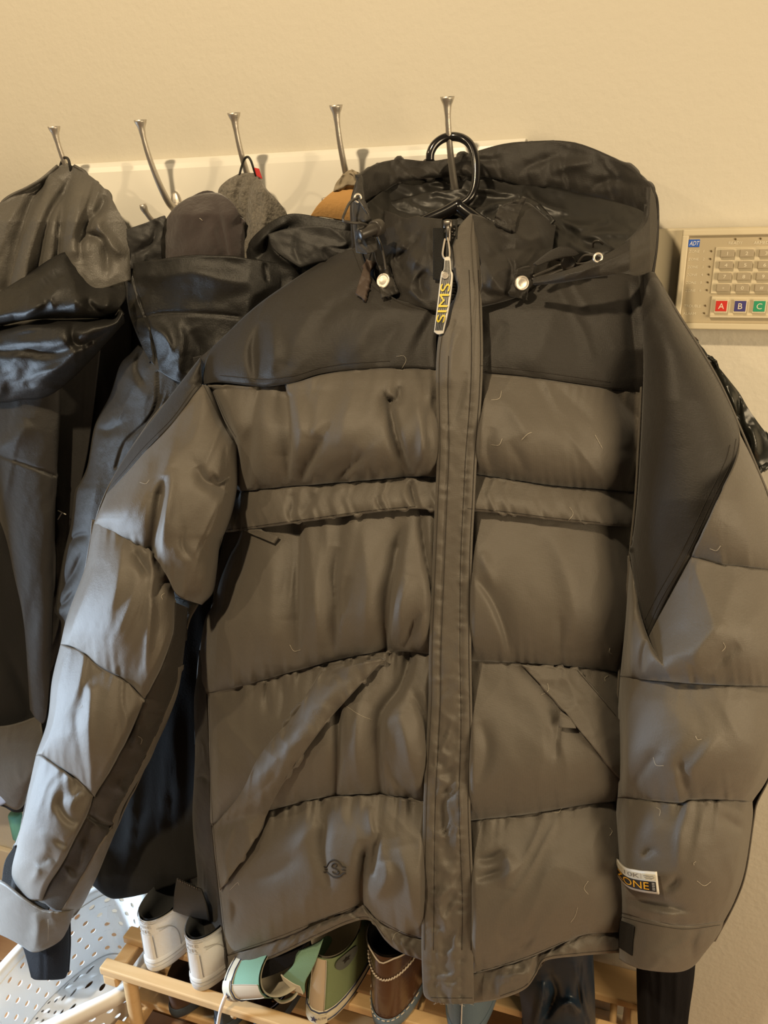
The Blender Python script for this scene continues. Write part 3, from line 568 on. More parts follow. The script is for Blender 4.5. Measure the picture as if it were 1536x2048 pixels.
# --- hood
HT = [(720, 352), (738, 337), (760, 326), (800, 318), (860, 322), (920, 312), (960, 300), (1005, 288), (1050, 283), (1130, 282), (1190, 299), (1260, 335), (1300, 371)]
HB = [(735, 412), (765, 388), (800, 366), (870, 356), (940, 353), (1000, 360), (1040, 372), (1100, 379), (1160, 393), (1220, 406), (1270, 421), (1297, 436)]
def D_ht(px): return ip(px, [(704, -.175), (730, -.14), (780, -.085), (860, -.055), (960, -.042), (1130, -.045), (1220, -.075), (1280, -.115), (1320, -.15)])
J.append(patch('hood_brim', M_BLACK, jk, HT, HB, [(722, 385)], [(1302, 405)], lambda x, y: D_ht(x)+.004, puff=.008, pk=(.001, .003), wr=[(.002, 40, 50, 40, .3)], seed=40, thick=.008, res=3,
    st=[([(900, 330), (940, 322), (1010, 318)], -.004, 8, 8), ([(1030, 350), (1060, 330), (1120, 310)], -.005, 10, 10), ([(1100, 345), (1150, 330), (1190, 322)], .006, 12, 10), ([(1180, 380), (1220, 360), (1270, 370)], -.004, 10, 10), ([(800, 345), (830, 335), (860, 345)], -.003, 8, 8)]))
HL_B = [(757, 470), (790, 440), (850, 437), (940, 432), (1000, 440), (1060, 470), (1110, 520), (1180, 523), (1240, 495), (1297, 440)]
def D_hl(px, py):
    t = np.clip((py-360)/110, 0, 1.3)
    return D_ht(px)+.012 - (.055*t + .02*t*t)
J.append(patch('hood_lining', M_LINING, jk, [(x, y-6) for x, y in HB], HL_B, [(742, 440)], [], D_hl, wr=[(.005, 41, 70, 40, .5)], seed=41, res=3,
    st=[([(1045, 375), (1090, 410), (1140, 425)], .010, 7, 12), ([(1060, 385), (1085, 440), (1120, 470)], .010, 7, 10), ([(1120, 440), (1160, 455), (1220, 440)], .010, 12, 8), ([(1150, 480), (1200, 465), (1260, 470)], .012, 10, 16), ([(820, 390), (860, 400), (900, 395)], .006, 8, 8), ([(780, 400), (830, 420), (880, 410)], -.006, 8, 8), ([(960, 380), (1000, 400), (1020, 430)], .006, 9, 9)]))
RIM = [(1066, 556), (1100, 549), (1130, 541), (1180, 523), (1222, 503), (1260, 479), (1285, 455), (1297, 432), (1301, 372)]
J.append(patch('hood_side', M_BLACK, jk, RIM, [(1066, 570), (1120, 566), (1180, 556), (1240, 549), (1275, 552), (1304, 542)], [], [(1312, 405), (1314, 450), (1311, 500)], lambda x, y: ip(x, [(1060, -.250), (1130, -.262), (1200, -.262), (1260, -.24), (1300, -.19), (1320, -.14)])-.01*np.clip((y-430)/80, 0, 1), puff=.006, wr=[(.002, 43, 60, 30, -.4)], thick=.007, seed=43, res=3,
    st=[([(1100, 556), (1180, 536), (1260, 500)], .004, 8, 8), ([(1230, 548), (1260, 540), (1290, 520)], -.004, 8, 8)]))
J.append(patch('hood_side', M_BLACK, jk, [(720, 351), (723, 350)], [(712, 505), (735, 508), (757, 500)], [(706, 395), (705, 440)], [(727, 395), (738, 420), (748, 465)], lambda x, y: ip(y, [(350, -.145), (400, -.185), (450, -.20), (510, -.205)])-.022*sel((x-700)/60, 2), wr=[(.0025, 44, 30, 30, .3)], thick=.006, seed=44, res=2.5,
    st=[([(714, 440), (730, 450), (748, 440)], -.006, 6, 6), ([(716, 480), (735, 470), (752, 480)], -.006, 6, 6), ([(712, 462), (730, 465), (745, 462)], .005, 6, 6)]))
J.append(patch('hood_shell', M_BLACK, jk, HT, [(712, 540), (900, 520), (1100, 530), (1304, 548)], [(706, 400), (706, 450)], [(1312, 405), (1312, 480)], lambda x, y: np.minimum(D_ht(x)+.022, -.012), thick=.004, res=8))
# --- collar
CL_T = [(764, 418), (790, 428), (812, 436), (836, 431), (845, 434), (884, 438)]
def D_col(px, py):
    return ip(py, [(410, -.155), (440, -.172), (520, -.205), (600, -.228), (640, -.238)]) + ip(px, [(740, .055), (790, .02), (860, -.006), (950, -.010), (1030, .004), (1110, .06)])
J.append(patch('collar', M_BLACK, jk, CL_T, [(716, 494), (744, 554), (792, 599), (874, 624)], [(757, 460), (735, 480)], [(886, 520), (880, 600)], D_col, puff=.008, wr=[(.0035, 45, 44, 50, .7)], seed=45, res=2.8, thick=.006,
    st=[([(784, 440), (800, 480), (840, 540)], 0.0056, 14, 14), ([(845, 470), (815, 500), (800, 525), (815, 560)], -0.0062, 9, 12), ([(850, 500), (825, 535), (830, 580)], 0.0043, 9, 9), ([(860, 540), (840, 560), (850, 600)], -0.0037, 8, 8), ([(790, 520), (810, 505), (818, 512)], -0.0050, 6, 8), ([(785, 540), (830, 590), (872, 605)], 0.0025, 12, 10), ([(858, 450), (852, 490), (862, 520)], 0.0037, 8, 8)]))
J.append(patch('collar', M_BLACK, jk, [(944, 428), (965, 433), (990, 443), (1022, 420), (1052, 404), (1085, 428), (1112, 452)], NECK_R[:-1]+[(1082, 570)], [(958, 500), (964, 570)], [(1105, 500), (1092, 540)], D_col, puff=.010, wr=[(.0035, 46, 50, 50, -.7)], seed=46, res=2.8, thick=.006,
    st=[([(958, 450), (985, 500), (1020, 520)], 0.0056, 12, 14), ([(975, 520), (1010, 500), (1060, 500)], -0.0056, 10, 12), ([(1000, 500), (1022, 530), (1020, 560)], -0.0050, 7, 9), ([(965, 510), (990, 560), (1010, 590)], 0.0043, 12, 12), ([(1030, 470), (1060, 480), (1090, 470)], 0.0050, 12, 10), ([(1065, 430), (1080, 470), (1090, 500)], 0.0050, 12, 12), ([(960, 580), (980, 590), (1010, 590)], -0.0025, 8, 8)]))
J.append(patch('collar_tab', M_BLACK, jk, [(1000, 412), (1025, 402), (1054, 396)], [(990, 445), (1010, 456), (1030, 462)], [(992, 428)], [(1040, 425), (1034, 440)], lambda x, y: D_col(x, y)-.018, wr=[(.003, 47, 16, 16, .3)], thick=.006, res=2.5))
J.append(patch('collar_lining', M_LINING, jk, [(770, 405), (860, 384), (960, 380), (1060, 395), (1110, 440)], [(764, 440), (830, 452), (900, 452), (960, 450), (1090, 460)], [], [], lambda x, y: -.090-.030*np.clip((y-395)/50, 0, 1), wr=[(.004, 48, 40, 20, .2)], res=3))
J.append(patch('collar_velcro', M_VELCRO, jk, [(866, 456), (888, 456)], [(866, 558), (884, 560)], [], [], lambda x, y: D_col(x, y)-.015, thick=.002, res=2.5))
J.append(patch('hood_flap', M_BLACK, jk, [(1068, 528), (1100, 503), (1125, 493), (1145, 497), (1160, 508)], [(1074, 532), (1110, 520), (1150, 512)], [], [], lambda x, y: ip(x, [(1060, -.26), (1170, -.235)]), thick=.005, res=2.5))
# zip
J.append(patch('zip_tape', M_LINING, jk, [(886, 440), (914, 438)], [(886, 620), (918, 610)], [], [], lambda x, y: D_col(x, y)-.004, res=5))
tree_j = bvh(J)
zt = MB()
for k in list(range(5))+list(range(18, 26)):
    y = 452+k*6.0; x = 905+(2 if k % 2 else -2)
    zt.add(*box_geo(at(x, y, float(D_col(np.array(x), np.array(y)))-.0075), (.004, .0025, .0018), .0004))
o = zt.build('zip_teeth', M_ZIP, jk); o['kind'] = 'stuff'
def pY(x, y, d): return float(D_col(np.array(float(x)), np.array(float(y))))-d-.055*float(np.clip((765-x)/35, 0, 1))*float(np.clip((500-y)/40, 0, 1))
zs = MB()
zs.add(*box_geo(at(896, 449, pY(896, 449, .016)), (.012, .008, .012), .003))
zs.add(*box_geo(at(897, 468, pY(897, 468, .018)), (.0065, .006, .020), .002))
zs.build('zip_slider', M_ZIP, jk)
pu = [(890, 478, .022), (886, 500, .026), (886, 512, .027), (893, 519, .028), (899, 512, .027), (898, 490, .023), (895, 476, .021)]
tube('pull_ring', [at(a, b, pY(a, b, c)) for a, b, c in pu], .0012, M_SNAP, jk, 8)
TAGL = [(889, 516), (886, 540), (878, 600), (869, 655), (868, 664)]; TAGR = [(900, 516), (903, 545), (898, 600), (889, 660), (886, 667)]
def D_tag(x, y): return D_col(x, y)-.034
M_TAGW = mat('tag_rubber_white', (.72, .70, .64), .5); M_TAGK = mat('tag_rubber_black', (.015, .015, .015), .5); M_YEL = mat('tag_yellow', (.75, .60, .03), .5)
tg = patch('pull_tag', M_TAGW, jk, [(889, 515), (895, 513), (900, 515)], [(868, 664), (876, 669), (886, 667)], [(887, 540), (882, 548), (875, 605)], [(902, 540), (905, 552), (898, 610)], D_tag, thick=.003, res=1.6)
def tagmap(s, t, off=.001):      # s across 0..1, t along 0..1 top to bottom
    y = 516+t*150; l = np.interp(y, [516, 540, 548, 605, 664], [889, 887, 882, 875, 868]); r = np.interp(y, [516, 540, 552, 610, 667], [900, 902, 905, 898, 886])
    x = l+(r-l)*s; return at(x, y, D_tag(np.array(x), np.array(y))-off)
tk = MB()
for k in range(5):
    a = .10+k*.165; b = a+.10
    V = []; Fc = []
    ts = np.linspace(.03, .965, 24)
    for t in ts: V += [tagmap(a, t), tagmap(b, t)]
    for i in range(23): Fc.append((2*i, 2*i+2, 2*i+3, 2*i+1))
    tk.add(V, Fc)
tk.build('tag_stripe', M_TAGK, tg)
V, Fc, w, h = text_mesh('SIMS', 'lettering')
# letters read along the tag, bottom to top turned a quarter
P = [tagmap(.12+.76*(1-v[1]/h) if False else .10+.80*(v[1]/h), .84-.50*(1-(1-v[0]/w)), .0022) for v in V]
P = [tagmap(.10+.80*(1-v[1]/h), .86-.52*(v[0]/w), .0022) for v in V]
lt = mesh_obj('lettering', P, Fc, M_YEL, tg, False)
def disc(name, px, py, rpx, matl, parent, Y=None, off=.006, n=28, dome=.15, tree=None):
    L, N = hit(tree or tree_j, px, py, off) if Y is None else (np.array(at(px, py, Y)), np.array(-ray(px, py)))
    dist = np.linalg.norm(L-CAM); R_ = rpx*dist/F/1.0
    nn = Vector(N).normalized(); nn = (nn*.5+Vector(-ray(px, py)).normalized()*.5).normalized()
    q = nn.to_track_quat('Z', 'Y').to_matrix(); a = np.linspace(0, 2*np.pi, n, endpoint=False)
    rows = []
    for (s, z) in ((1.0, -.45), (1.0, .0), (.96, .10), (.86, .14), (.80, .10), (.5, .17), (.02, .18)):
        rows.append([Vector(L)+q @ Vector((R_*s*math.cos(t), R_*s*math.sin(t), R_*z)) for t in a])
    return grid_mesh(name, np.array([[tuple(v) for v in r] for r in rows]), matl, parent, True)
rv = disc('tag_rivet', 890, 551, 6.5, M_SNAP, tg, Y=pY(890, 551, .038))
def tabq(name, quad, d, matl, thick=.004):
    q = quad
    return patch(name, matl, jk, [q[0], q[1]], [q[3], q[2]], [], [], D_over(J, d), thick=thick, res=2, wr=[(.0008, 3, 8, 8, 0)], puff=.002)
# left cord tab, strap, snap
t1 = tabq('snap_tab', [(757, 528), (772, 524), (794, 588), (762, 596)], .010, M_BLACK)
t2 = tabq('snap_tab', [(1035, 538), (1070, 532), (1052, 600), (1018, 592)], .010, M_BLACK)
t3 = tabq('leather_strap', [(733, 517), (746, 524), (729, 598), (710, 588)], .010, mat('dark_brown_leather', (.062, .042, .032), .6), .006)
t3['label'] = 'dark brown strap tab'
sn_tree = bvh(J+[t1, t2])
disc('snap_button', 769.5, 563, 14.5, M_SNAP, jk, tree=sn_tree)
disc('snap_button', 1042, 566, 13.5, M_SNAP, jk, tree=sn_tree)
def eyelet(px, py, rpx, tilt):
    L, N = hit(tree_j, px, py, .003); R_ = rpx*np.linalg.norm(L-CAM)/F; v = Vector(-ray(px, py)).normalized()
    q = v.to_track_quat('Z', 'Y').to_matrix() @ Matrix.Rotation(tilt, 3, 'Y')
    p = [Vector(L)+q @ Vector((R_*math.cos(t), R_*math.sin(t), 0)) for t in np.linspace(0, 2*np.pi, 28, endpoint=False)]
    V, Fc = tube_geo([tuple(x) for x in p], R_*.28, 10, True); return mesh_obj('eyelet', V, Fc, M_SNAP, jk)
eyelet(716.5, 398, 7, .5); eyelet(1196, 517, 7.5, .3)
def cord(pts, r=.0017, name='drawcord'):
    return tube(name, [at(a, b, pY(a, b, c)) for a, b, c in pts], r, M_PLAST2, jk, 8, sm=36)
cord([(714, 396, .06), (700, 405, .075), (690, 425, .085), (686, 440, .085), (700, 445, .08), (722, 447, .068), (740, 452, .058)])
cord([(717, 399, .06), (728, 415, .06), (738, 432, .058), (745, 452, .056)])
cord([(747, 466, .05), (750, 490, .045), (752, 515, .04), (762, 540, .038)])
cord([(752, 466, .05), (762, 490, .045), (768, 515, .04), (772, 540, .038)])
cord([(745, 470, .05), (743, 500, .045), (738, 520, .042)], .0014)
cord([(1066, 553, .045), (1095, 541, .052), (1120, 530, .058), (1140, 528, .062), (1170, 527, .068), (1192, 518, .075)])
cord([(1064, 559, .045), (1095, 550, .052), (1125, 540, .058), (1150, 538, .062), (1178, 530, .068), (1198, 519, .075)])
cord([(1150, 535, .06), (1168, 512, .075), (1190, 512, .08), (1196, 517, .078)])
cord([(1186, 494, .06), (1188, 484, .07), (1198, 482, .075), (1206, 488, .07)], .0014)
def cyl(name, a, b, r, matl, parent):
    V, Fc = tube_geo([np.array(a)+(np.array(b)-np.array(a))*t for t in (0, .04, .1, .5, .9, .96, 1)], [r*.8, r*.95, r, r, r, r*.95, r*.8], 18)
    return mesh_obj(name, V, Fc, matl, parent)
c1 = cyl('cord_lock', at(718, 469, pY(718, 469, .066)), at(752, 456, pY(752, 456, .066)), .0075, M_PLAST2, jk)
cyl('cord_lock', at(748, 458, pY(748, 458, .066)), at(760, 453, pY(760, 453, .066)), .0105, M_PLAST2, jk)
cyl('cord_lock', at(1135, 527, pY(1135, 527, .062)), at(1137, 525, pY(1137, 525, .085)), .0085, M_PLAST2, jk)

# --- stitching: thin raised thread lines laid on the cloth
def stitch(lines, m, name='stitching', r=.00042, off=.0003, dash=False):
    s = MB()
    for l in lines:
        L = np.linalg.norm(np.diff(np.array(l, float), axis=0), axis=1).sum()
        pts = on(tree_j, l, int(max(8, L/5)), off)
        # drop jumps
        seg = [pts[0]]
        for a, b in zip(pts, pts[1:]):
            if np.linalg.norm(b-a) > .03:
                if len(seg) > 2: s.add(*tube_geo(seg, r, 4))
                seg = [b]
            else: seg.append(b)
        if len(seg) > 2: s.add(*tube_geo(seg, r, 4))
    o = s.build(name, m, jk); o['kind'] = 'stuff'
    return o
def sh(l, dx, dy): return [(x+dx, y+dy) for x, y in l]
ypl = [(x+6, y) for x, y in PL_L[7:-2]]
stitch([sh(YB_L[1:-1], 0, -3), sh(YB_L[1:-1], 0, -14), sh(YB_R[:-1], 0, -3), sh(YB_R[:-1], 0, -14),
        ypl, [(x+24, y) for x, y in PL_L[8:-2]], [(x-5, y) for x, y in PL_R[2:-1]], [(x-23, y) for x, y in PL_R[2:-1]],
        [(862, 1995), (900, 1996), (945, 1996)],
        [(1286, 545), (1287, 640)], [(408, 772), (440, 838), (464, 880)], [(425, 779), (451, 838), (472, 874)],
        [(1472, 878), (1462, 925), (1430, 990), (1374, 1108), (1322, 1200), (1294, 1262)], [(1460, 890), (1450, 925), (1418, 990), (1362, 1105), (1312, 1195), (1290, 1240)],
        [(1268, 1110), (1281, 1190), (1291, 1250)],
        [(402, 762), (383, 783), (343, 838), (289, 893), (247, 943), (216, 978)],
        sh(NECK_L, 4, 6), [(705, 500), (730, 556), (782, 604)],
        SEAM_IN[1:-1], STRIP[2:-1],
        sh(FBL[:-1], 0, -5), sh(FBR[:-1], 0, -5), [(1239, 1832), (1300, 1848), (1370, 1858), (1440, 1850)],
        [(463, 1905), (560, 1872), (640, 1840), (712, 1812)], [(760, 1840), (805, 1864), (835, 1874)], [(952, 1944), (1000, 1931), (1060, 1911), (1130, 1882)],
        sh(HBL[:-2], 0, -6), sh(HBR[1:-1], 0, -6), [(418, 1400), (421, 1500), (423, 1600), (431, 1700), (441, 1785), (450, 1870), (458, 1940)],
        [(1043, 1332), (1120, 1414), (1160, 1464)], [(1155, 1341), (1195, 1388), (1232, 1432)]], M_THREAD)
# embroidered round crest with an S
cx, cy, q = 670, 1737, 1/19.2
em = []
def E2(l): return [(630+x*q, 1700+y*q) for x, y in l]
em.append(E2([(440, 640), (480, 590), (540, 480), (640, 400), (740, 385), (860, 420), (960, 510), (1030, 610), (1090, 650), (1150, 650), (1190, 680)]))
em.append(E2([(440, 830), (500, 870), (600, 950), (700, 1020), (820, 1045), (940, 1020), (1020, 970), (1080, 900), (1130, 880), (1190, 885)]))
em.append(E2([(1050, 755), (1110, 745), (1180, 780)])); em.append(E2([(380, 730), (420, 730), (470, 735)])); em.append(E2([(340, 640), (400, 635), (445, 640)])); em.append(E2([(340, 850), (400, 835), (445, 832)]))
em.append(E2([(800, 640), (840, 580), (820, 530), (740, 505), (670, 560), (650, 630), (700, 680), (800, 705), (890, 780), (880, 830)]))
em.append(E2([(670, 820), (720, 880), (820, 915), (910, 890), (940, 820)]))
s = MB()
for l in em: s.add(*tube_geo(on(tree_j, l, 24, .0008), .0011, 5))
s.build('embroidered_crest', M_THREAD, jk)['label'] = 'dark embroidered S in a ring'
# woven label on the right cuff
LBT = [(1232, 1716), (1240, 1727), (1252, 1736), (1273, 1741), (1294, 1743.5), (1313, 1745)]
LBB = [(1235, 1752), (1245, 1766), (1257, 1776), (1273, 1782), (1294, 1786), (1318, 1789)]
ct = curve(LBT, 200); cb = curve(LBB, 200)
def lab(s, t, off=.0):
    k = np.clip(s, 0, 1)*199
    a = np.array([np.interp(k, range(200), ct[:, i]) for i in (0, 1)]); b = np.array([np.interp(k, range(200), cb[:, i]) for i in (0, 1)])
    p = a+(b-a)*t
    return at(p[0], p[1], float(D_lab(p[0]))-off)
def D_lab(x): return np.interp(x, [1228, 1236, 1246, 1262, 1290, 1325], [-.262, -.292, -.322, -.344, -.357, -.364])-.024
def labgrid(name, s0, s1, t0, t1, off, m, parent):
    S = np.linspace(s0, s1, 24); T_ = np.linspace(t0, t1, 6)
    P = np.array([[lab(s, t, off) for s in S] for t in T_]); return grid_mesh(name, P, m, parent)
lb = labgrid('sleeve_label', 0, 1, 0, 1, 0, M_TAGW, jk); m = lb.modifiers.new('s', 'SOLIDIFY'); m.thickness = .002; m.offset = -1
lb['label'] = 'white, black and orange cuff label'
labgrid('label_field', 0, .955, .44, .90, .0006, M_TAGK, lb)
labgrid('label_strip', 0, .64, .10, .38, .0006, mat('label_cream', (.62, .58, .47), .6), lb)
labgrid('label_strip', .66, .955, .10, .38, .0006, mat('label_cream2', (.66, .61, .46), .6), lb)
M_ORG = mat('label_orange', (.85, .42, .02), .5); M_LGREY = mat('label_grey_print', (.22, .2, .17), .6)
def labtext(s, s0, s1, t0, t1, m, off=.0012):
    V, Fc, w, h = text_mesh(s, 'lettering')
    mesh_obj('lettering', [lab(s0+(s1-s0)*v[0]/w, t1-(t1-t0)*v[1]/h, off) for v in V], Fc, m, lb, False)
labtext('ZONE', .02, .80, .50, .84, M_ORG)
labtext('10K', .26, .60, .15, .34, M_LGREY)
for k in range(5): labgrid('label_bar', .87, .93, .50+k*.075, .525+k*.075, .0012, M_TAGW, lb)
sw = MB()
for l in ([(.70, .2), (.78, .17), (.84, .2), (.92, .18)], [(.72, .27), (.80, .23), (.88, .29), (.93, .24)], [(.74, .33), (.81, .31), (.88, .33)]):
    sw.add(*tube_geo([lab(a, b, .0008) for a, b in curve(l, 12)], .0004, 4))
sw.build('label_emblem', M_LGREY, lb)
# pocket zip tabs
def D_on(d): return lambda x, y: D_body(x, y)-d
patch('zip_tab', M_GREY, jk, [(1120, 1424), (1150, 1443)], [(1117, 1455), (1152, 1457)], [], [], D_over([o for o in J if o.name.startswith('lower_baffle')], .012), thick=.004, res=2)
patch('zip_tab', M_GREY, jk, [(489, 1062), (520, 1060)], [(546, 1086), (555, 1074)], [], [], D_over([o for o in J if o.name.startswith('chest_baffle')], .010), thick=.004, res=2)
# lint and cat hair caught on the cloth
rg = random.Random(5); s = MB()
hairs = [[(793, 713), (808, 712), (812, 722), (803, 738)], [(1043, 880), (1055, 868), (1063, 865)], [(1190, 870), (1198, 885), (1205, 898)], [(690, 1410), (720, 1430), (745, 1440)], [(460, 1780), (475, 1765), (478, 1770)], [(1140, 1846), (1150, 1832), (1155, 1815)], [(96, 1838), (97, 1860), (96, 1882)], [(785, 1880), (790, 1868), (800, 1862)]]
for k in range(24):
    x, y = rg.choice([(rg.uniform(500, 860), rg.uniform(780, 1850)), (rg.uniform(970, 1230), rg.uniform(780, 1850)), (rg.uniform(1290, 1480), rg.uniform(700, 1800)), (rg.uniform(130, 330), rg.uniform(950, 1500))])
    a = rg.uniform(0, 6.3); l = rg.uniform(4, 16)
    hairs.append([(x, y), (x+l*math.cos(a), y+l*math.sin(a)), (x+1.8*l*math.cos(a+.6), y+1.8*l*math.sin(a+.6))])
for l in hairs:
    p = on(tree_j, l, 10, .001)
    if max(np.linalg.norm(b-a) for a, b in zip(p, p[1:])) < .02: s.add(*tube_geo(p, .00018, 3))
for k in range(12):
    x = 868+k*7+rg.uniform(-3, 3); p = np.array(at(x, 2004, -.352)); q = [p, p+np.array([rg.uniform(-.003, .003), 0, -rg.uniform(.002, .005)]), p+np.array([rg.uniform(-.008, .008), 0, -rg.uniform(.003, .007)])]
    s.add(*tube_geo(curve(q, 8), .0002, 3))
o = s.build('pet_hair', mat('pale_hair', (.75, .68, .55), .6), jk); o['kind'] = 'stuff'
keepworld(jk)

# ================================================================== other garments on the rack
M_CHAR = mat('charcoal_shell', (.105, .098, .086), .42, spec=.5, bump=[(50, .0016, 4), (400, .0003, 2)], var=.08, weave=260)
M_SHELL = mat('black_shell', (.014, .0135, .0125), .5, spec=.5, bump=[(45, .0018, 4), (400, .0003, 2)], var=.1, weave=260)
M_SHELL2 = mat('dark_grey_shell', (.036, .035, .034), .55, spec=.5, bump=[(45, .0016, 4), (400, .0003, 2)], var=.08, weave=260)
M_MATT = mat('matte_black_cloth', (.012, .012, .012), .95, bump=[(300, .0005, 2)])
M_PLUM = mat('plum_fleece', (.040, .029, .028), .9, sheen=.5, bump=[(140, .0012, 4)], var=.12, varscale=30)
M_GLOSS = mat('glossy_black_shell', (.016, .017, .014), .30, spec=.6, bump=[(40, .001, 3)])
M_TAN = mat('tan_suede', (.56, .31, .10), .85, sheen=.3, bump=[(200, .0008, 3)], var=.06)
M_BEIGE = mat('beige_twill', (.36, .30, .21), .85, bump=[(200, .0008, 3)])
# heather wool: two yarn colours
M_WOOL = mat('heather_wool', (.16, .145, .12), .95, sheen=.3, bump=[(220, .004, 4)], var=.75, varscale=260)
def garment(name, px, py, Y, label, cat): return empty(name, tuple(at(px, py, Y)), label, cat)
# --- A charcoal shell on the leftmost hook
A = garment('rain_jacket', 130, 900, -.1, 'charcoal and black rain jacket hanging by its loop from the leftmost hook', 'jacket')
tube('hanging_loop', P3([(118, 345, -.088), (122, 328, -.086), (128, 316, -.090), (136, 318, -.096), (140, 332, -.095), (142, 346, -.090)]), .0022, M_SHELL, A, 8)
def D_ah(x, y): return ip(y, [(320, -.085), (420, -.105), (560, -.12)])-.05*sel((x+90)/(360), 2.2)*np.clip((y-322)/120, .08, 1)
patch('hood', M_CHAR, A, [(116, 334), (131, 326), (147, 333)], [(-70, 640), (60, 600), (160, 590), (262, 560)], [(85, 360), (55, 378), (15, 398), (-40, 440), (-70, 520)], [(185, 355), (217, 387), (238, 425), (256, 460), (260, 510)], D_ah, wr=[(.003, 60, 44, 120, .35)], seed=60, res=3, edge='LR', thick=.004,
    st=[([(146, 338), (118, 395), (95, 440), (80, 500), (72, 560)], -.014, 10, 22, 's'), ([(100, 350), (62, 400), (40, 470), (15, 580)], -.014, 12, 20, 's'), ([(150, 340), (128, 400), (118, 470), (112, 540)], -.012, 14, 8, 's'), ([(125, 360), (90, 420), (60, 500), (48, 560)], .010, 14, 14, 's'),
        ([(175, 360), (155, 420), (150, 500)], .012, 18, 18, 's'), ([(215, 388), (200, 420), (172, 450), (160, 485), (166, 530)], -.013, 8, 14), ([(160, 472), (190, 470), (212, 490), (216, 545)], -.012, 6, 12), ([(186, 420), (205, 470), (232, 500), (256, 510)], .010, 12, 12), ([(70, 375), (85, 372), (60, 430), (55, 470)], -.008, 8, 12)])
def D_ad(x, y): return -.155-.035*np.exp(-((y-650)/90.0)**2)*1.0+ip(x, [(-80, 0), (150, 0), (258, .055)])
patch('collar_fold', M_SHELL, A, [(-80, 632), (0, 583), (50, 552), (100, 518), (134, 504), (160, 522), (190, 562), (245, 548)], [(-80, 660), (0, 652), (60, 640), (150, 637), (226, 637)], [], [(252, 590)], D_ad, puff=.018, wr=[(.004, 61, 70, 40, -.5)], seed=61, res=3, thick=.005,
    st=[([(10, 590), (60, 570), (110, 530), (140, 512)], .012, 12, 20), ([(90, 600), (60, 630), (30, 645)], .010, 12, 14), ([(135, 510), (165, 560), (180, 610)], -.012, 16, 12), ([(200, 580), (215, 600), (205, 625)], .012, 14, 12), ([(170, 600), (200, 625), (228, 630)], -.010, 8, 10)])
patch('collar_fold', M_SHELL, A, [(-80, 662), (0, 652), (60, 640), (150, 637), (222, 634), (234, 612)], [(-80, 800), (0, 806), (50, 800), (90, 795), (130, 770), (180, 722), (250, 645)], [(-85, 730)], [(246, 628)], lambda x, y: D_ad(x, y)+.004, puff=.022, wr=[(.004, 62, 80, 34, -.3)], seed=62, res=3, thick=.005, sag=.8,
    st=[([(-40, 705), (40, 700), (110, 705), (150, 695)], -.008, 10, 12), ([(150, 640), (145, 670), (160, 690), (220, 660)], -.014, 12, 10), ([(0, 672), (80, 655), (150, 650)], .008, 12, 12), ([(60, 780), (110, 740), (170, 690)], .008, 16, 14)])
def D_ab(x, y): return -.100-.03*sel((x+80)/(200), 2)
patch('sleeve', M_SHELL2, A, [(-80, 780), (0, 785), (60, 780), (122, 760)], [(60, 1420), (75, 1440), (92, 1435), (104, 1300)], [(-70, 900), (-20, 1000), (10, 1070), (28, 1150), (48, 1250)], [(121, 830), (113, 960), (110, 1060), (109, 1150)], lambda x, y: -.125-.03*sel((x-ip(y, [(780, -60), (1000, -5), (1440, 55)]))/(ip(y, [(780, 185), (1000, 122), (1440, 60)])), 2), wr=[(.002, 63, 50, 160, .2)], seed=63, res=3, edge='LR', thick=.004,
    st=[([(-20, 905), (40, 925), (112, 952)], -.003, 2.5, 2.5, 'n'), ([(60, 840), (30, 880), (-10, 900)], .006, 20, 20)])
patch('body_panel', M_MATT, A, [(100, 640), (180, 620), (262, 560)], [(-60, 1615), (0, 1612), (38, 1625), (110, 1600)], [(60, 900), (-40, 1000), (-60, 1300)], [(255, 800), (200, 1000), (150, 1300)], lambda x, y: -.085+.0*x, wr=[(.005, 64, 70, 200, .1)], seed=64, res=5, thick=.004,
    st=[([(120, 780), (112, 1000), (108, 1250)], .010, 10, 16), ([(70, 1460), (60, 1530), (40, 1600)], .010, 16, 16), ([(10, 1300), (60, 1420), (30, 1450)], -.008, 12, 12)])
patch('hem', M_CHAR, A, [(-60, 1455), (20, 1450), (80, 1430)], [(-60, 1612), (0, 1608), (40, 1618), (75, 1560)], [], [(85, 1490)], lambda x, y: -.112-.01*np.sin(x/30.0), puff=.012, wr=[(.003, 65, 40, 60, .2)], seed=65, res=4, thick=.004)
patch('side_strip', M_SHELL2, A, [(112, 730), (150, 720), (200, 700)], [(96, 1330), (104, 1340), (130, 1260)], [(112, 960), (109, 1150)], [(175, 900), (140, 1050), (118, 1180)], lambda x, y: -.098, wr=[(.002, 66, 30, 160, .1)], seed=66, res=4, thick=.003)
s = MB()
for l in ([(115, 1026), (123, 1022), (132, 1018)], [(124, 1023), (120, 1031), (116, 1040)]):
    l2 = [(116, 1021), (124, 1025), (132, 1029)] if l[0][0] == 115 else [(124, 1025), (120, 1032), (116, 1039)]
    pts = [at(x, y, -.113) for x, y in l2]; s.add(*tube_geo(pts, .0011, 6))
s.build('printed_letter', mat('print_white', (.8, .76, .66), .6), A)
pc = patch('pale_lining', mat('pale_blue_lining', (.45, .50, .62), .7), A, [(-40, 1500), (0, 1528), (8, 1535)], [(-40, 1625), (0, 1612), (22, 1600)], [], [(16, 1570)], -.128, res=4, puff=.006)
keepworld(A)

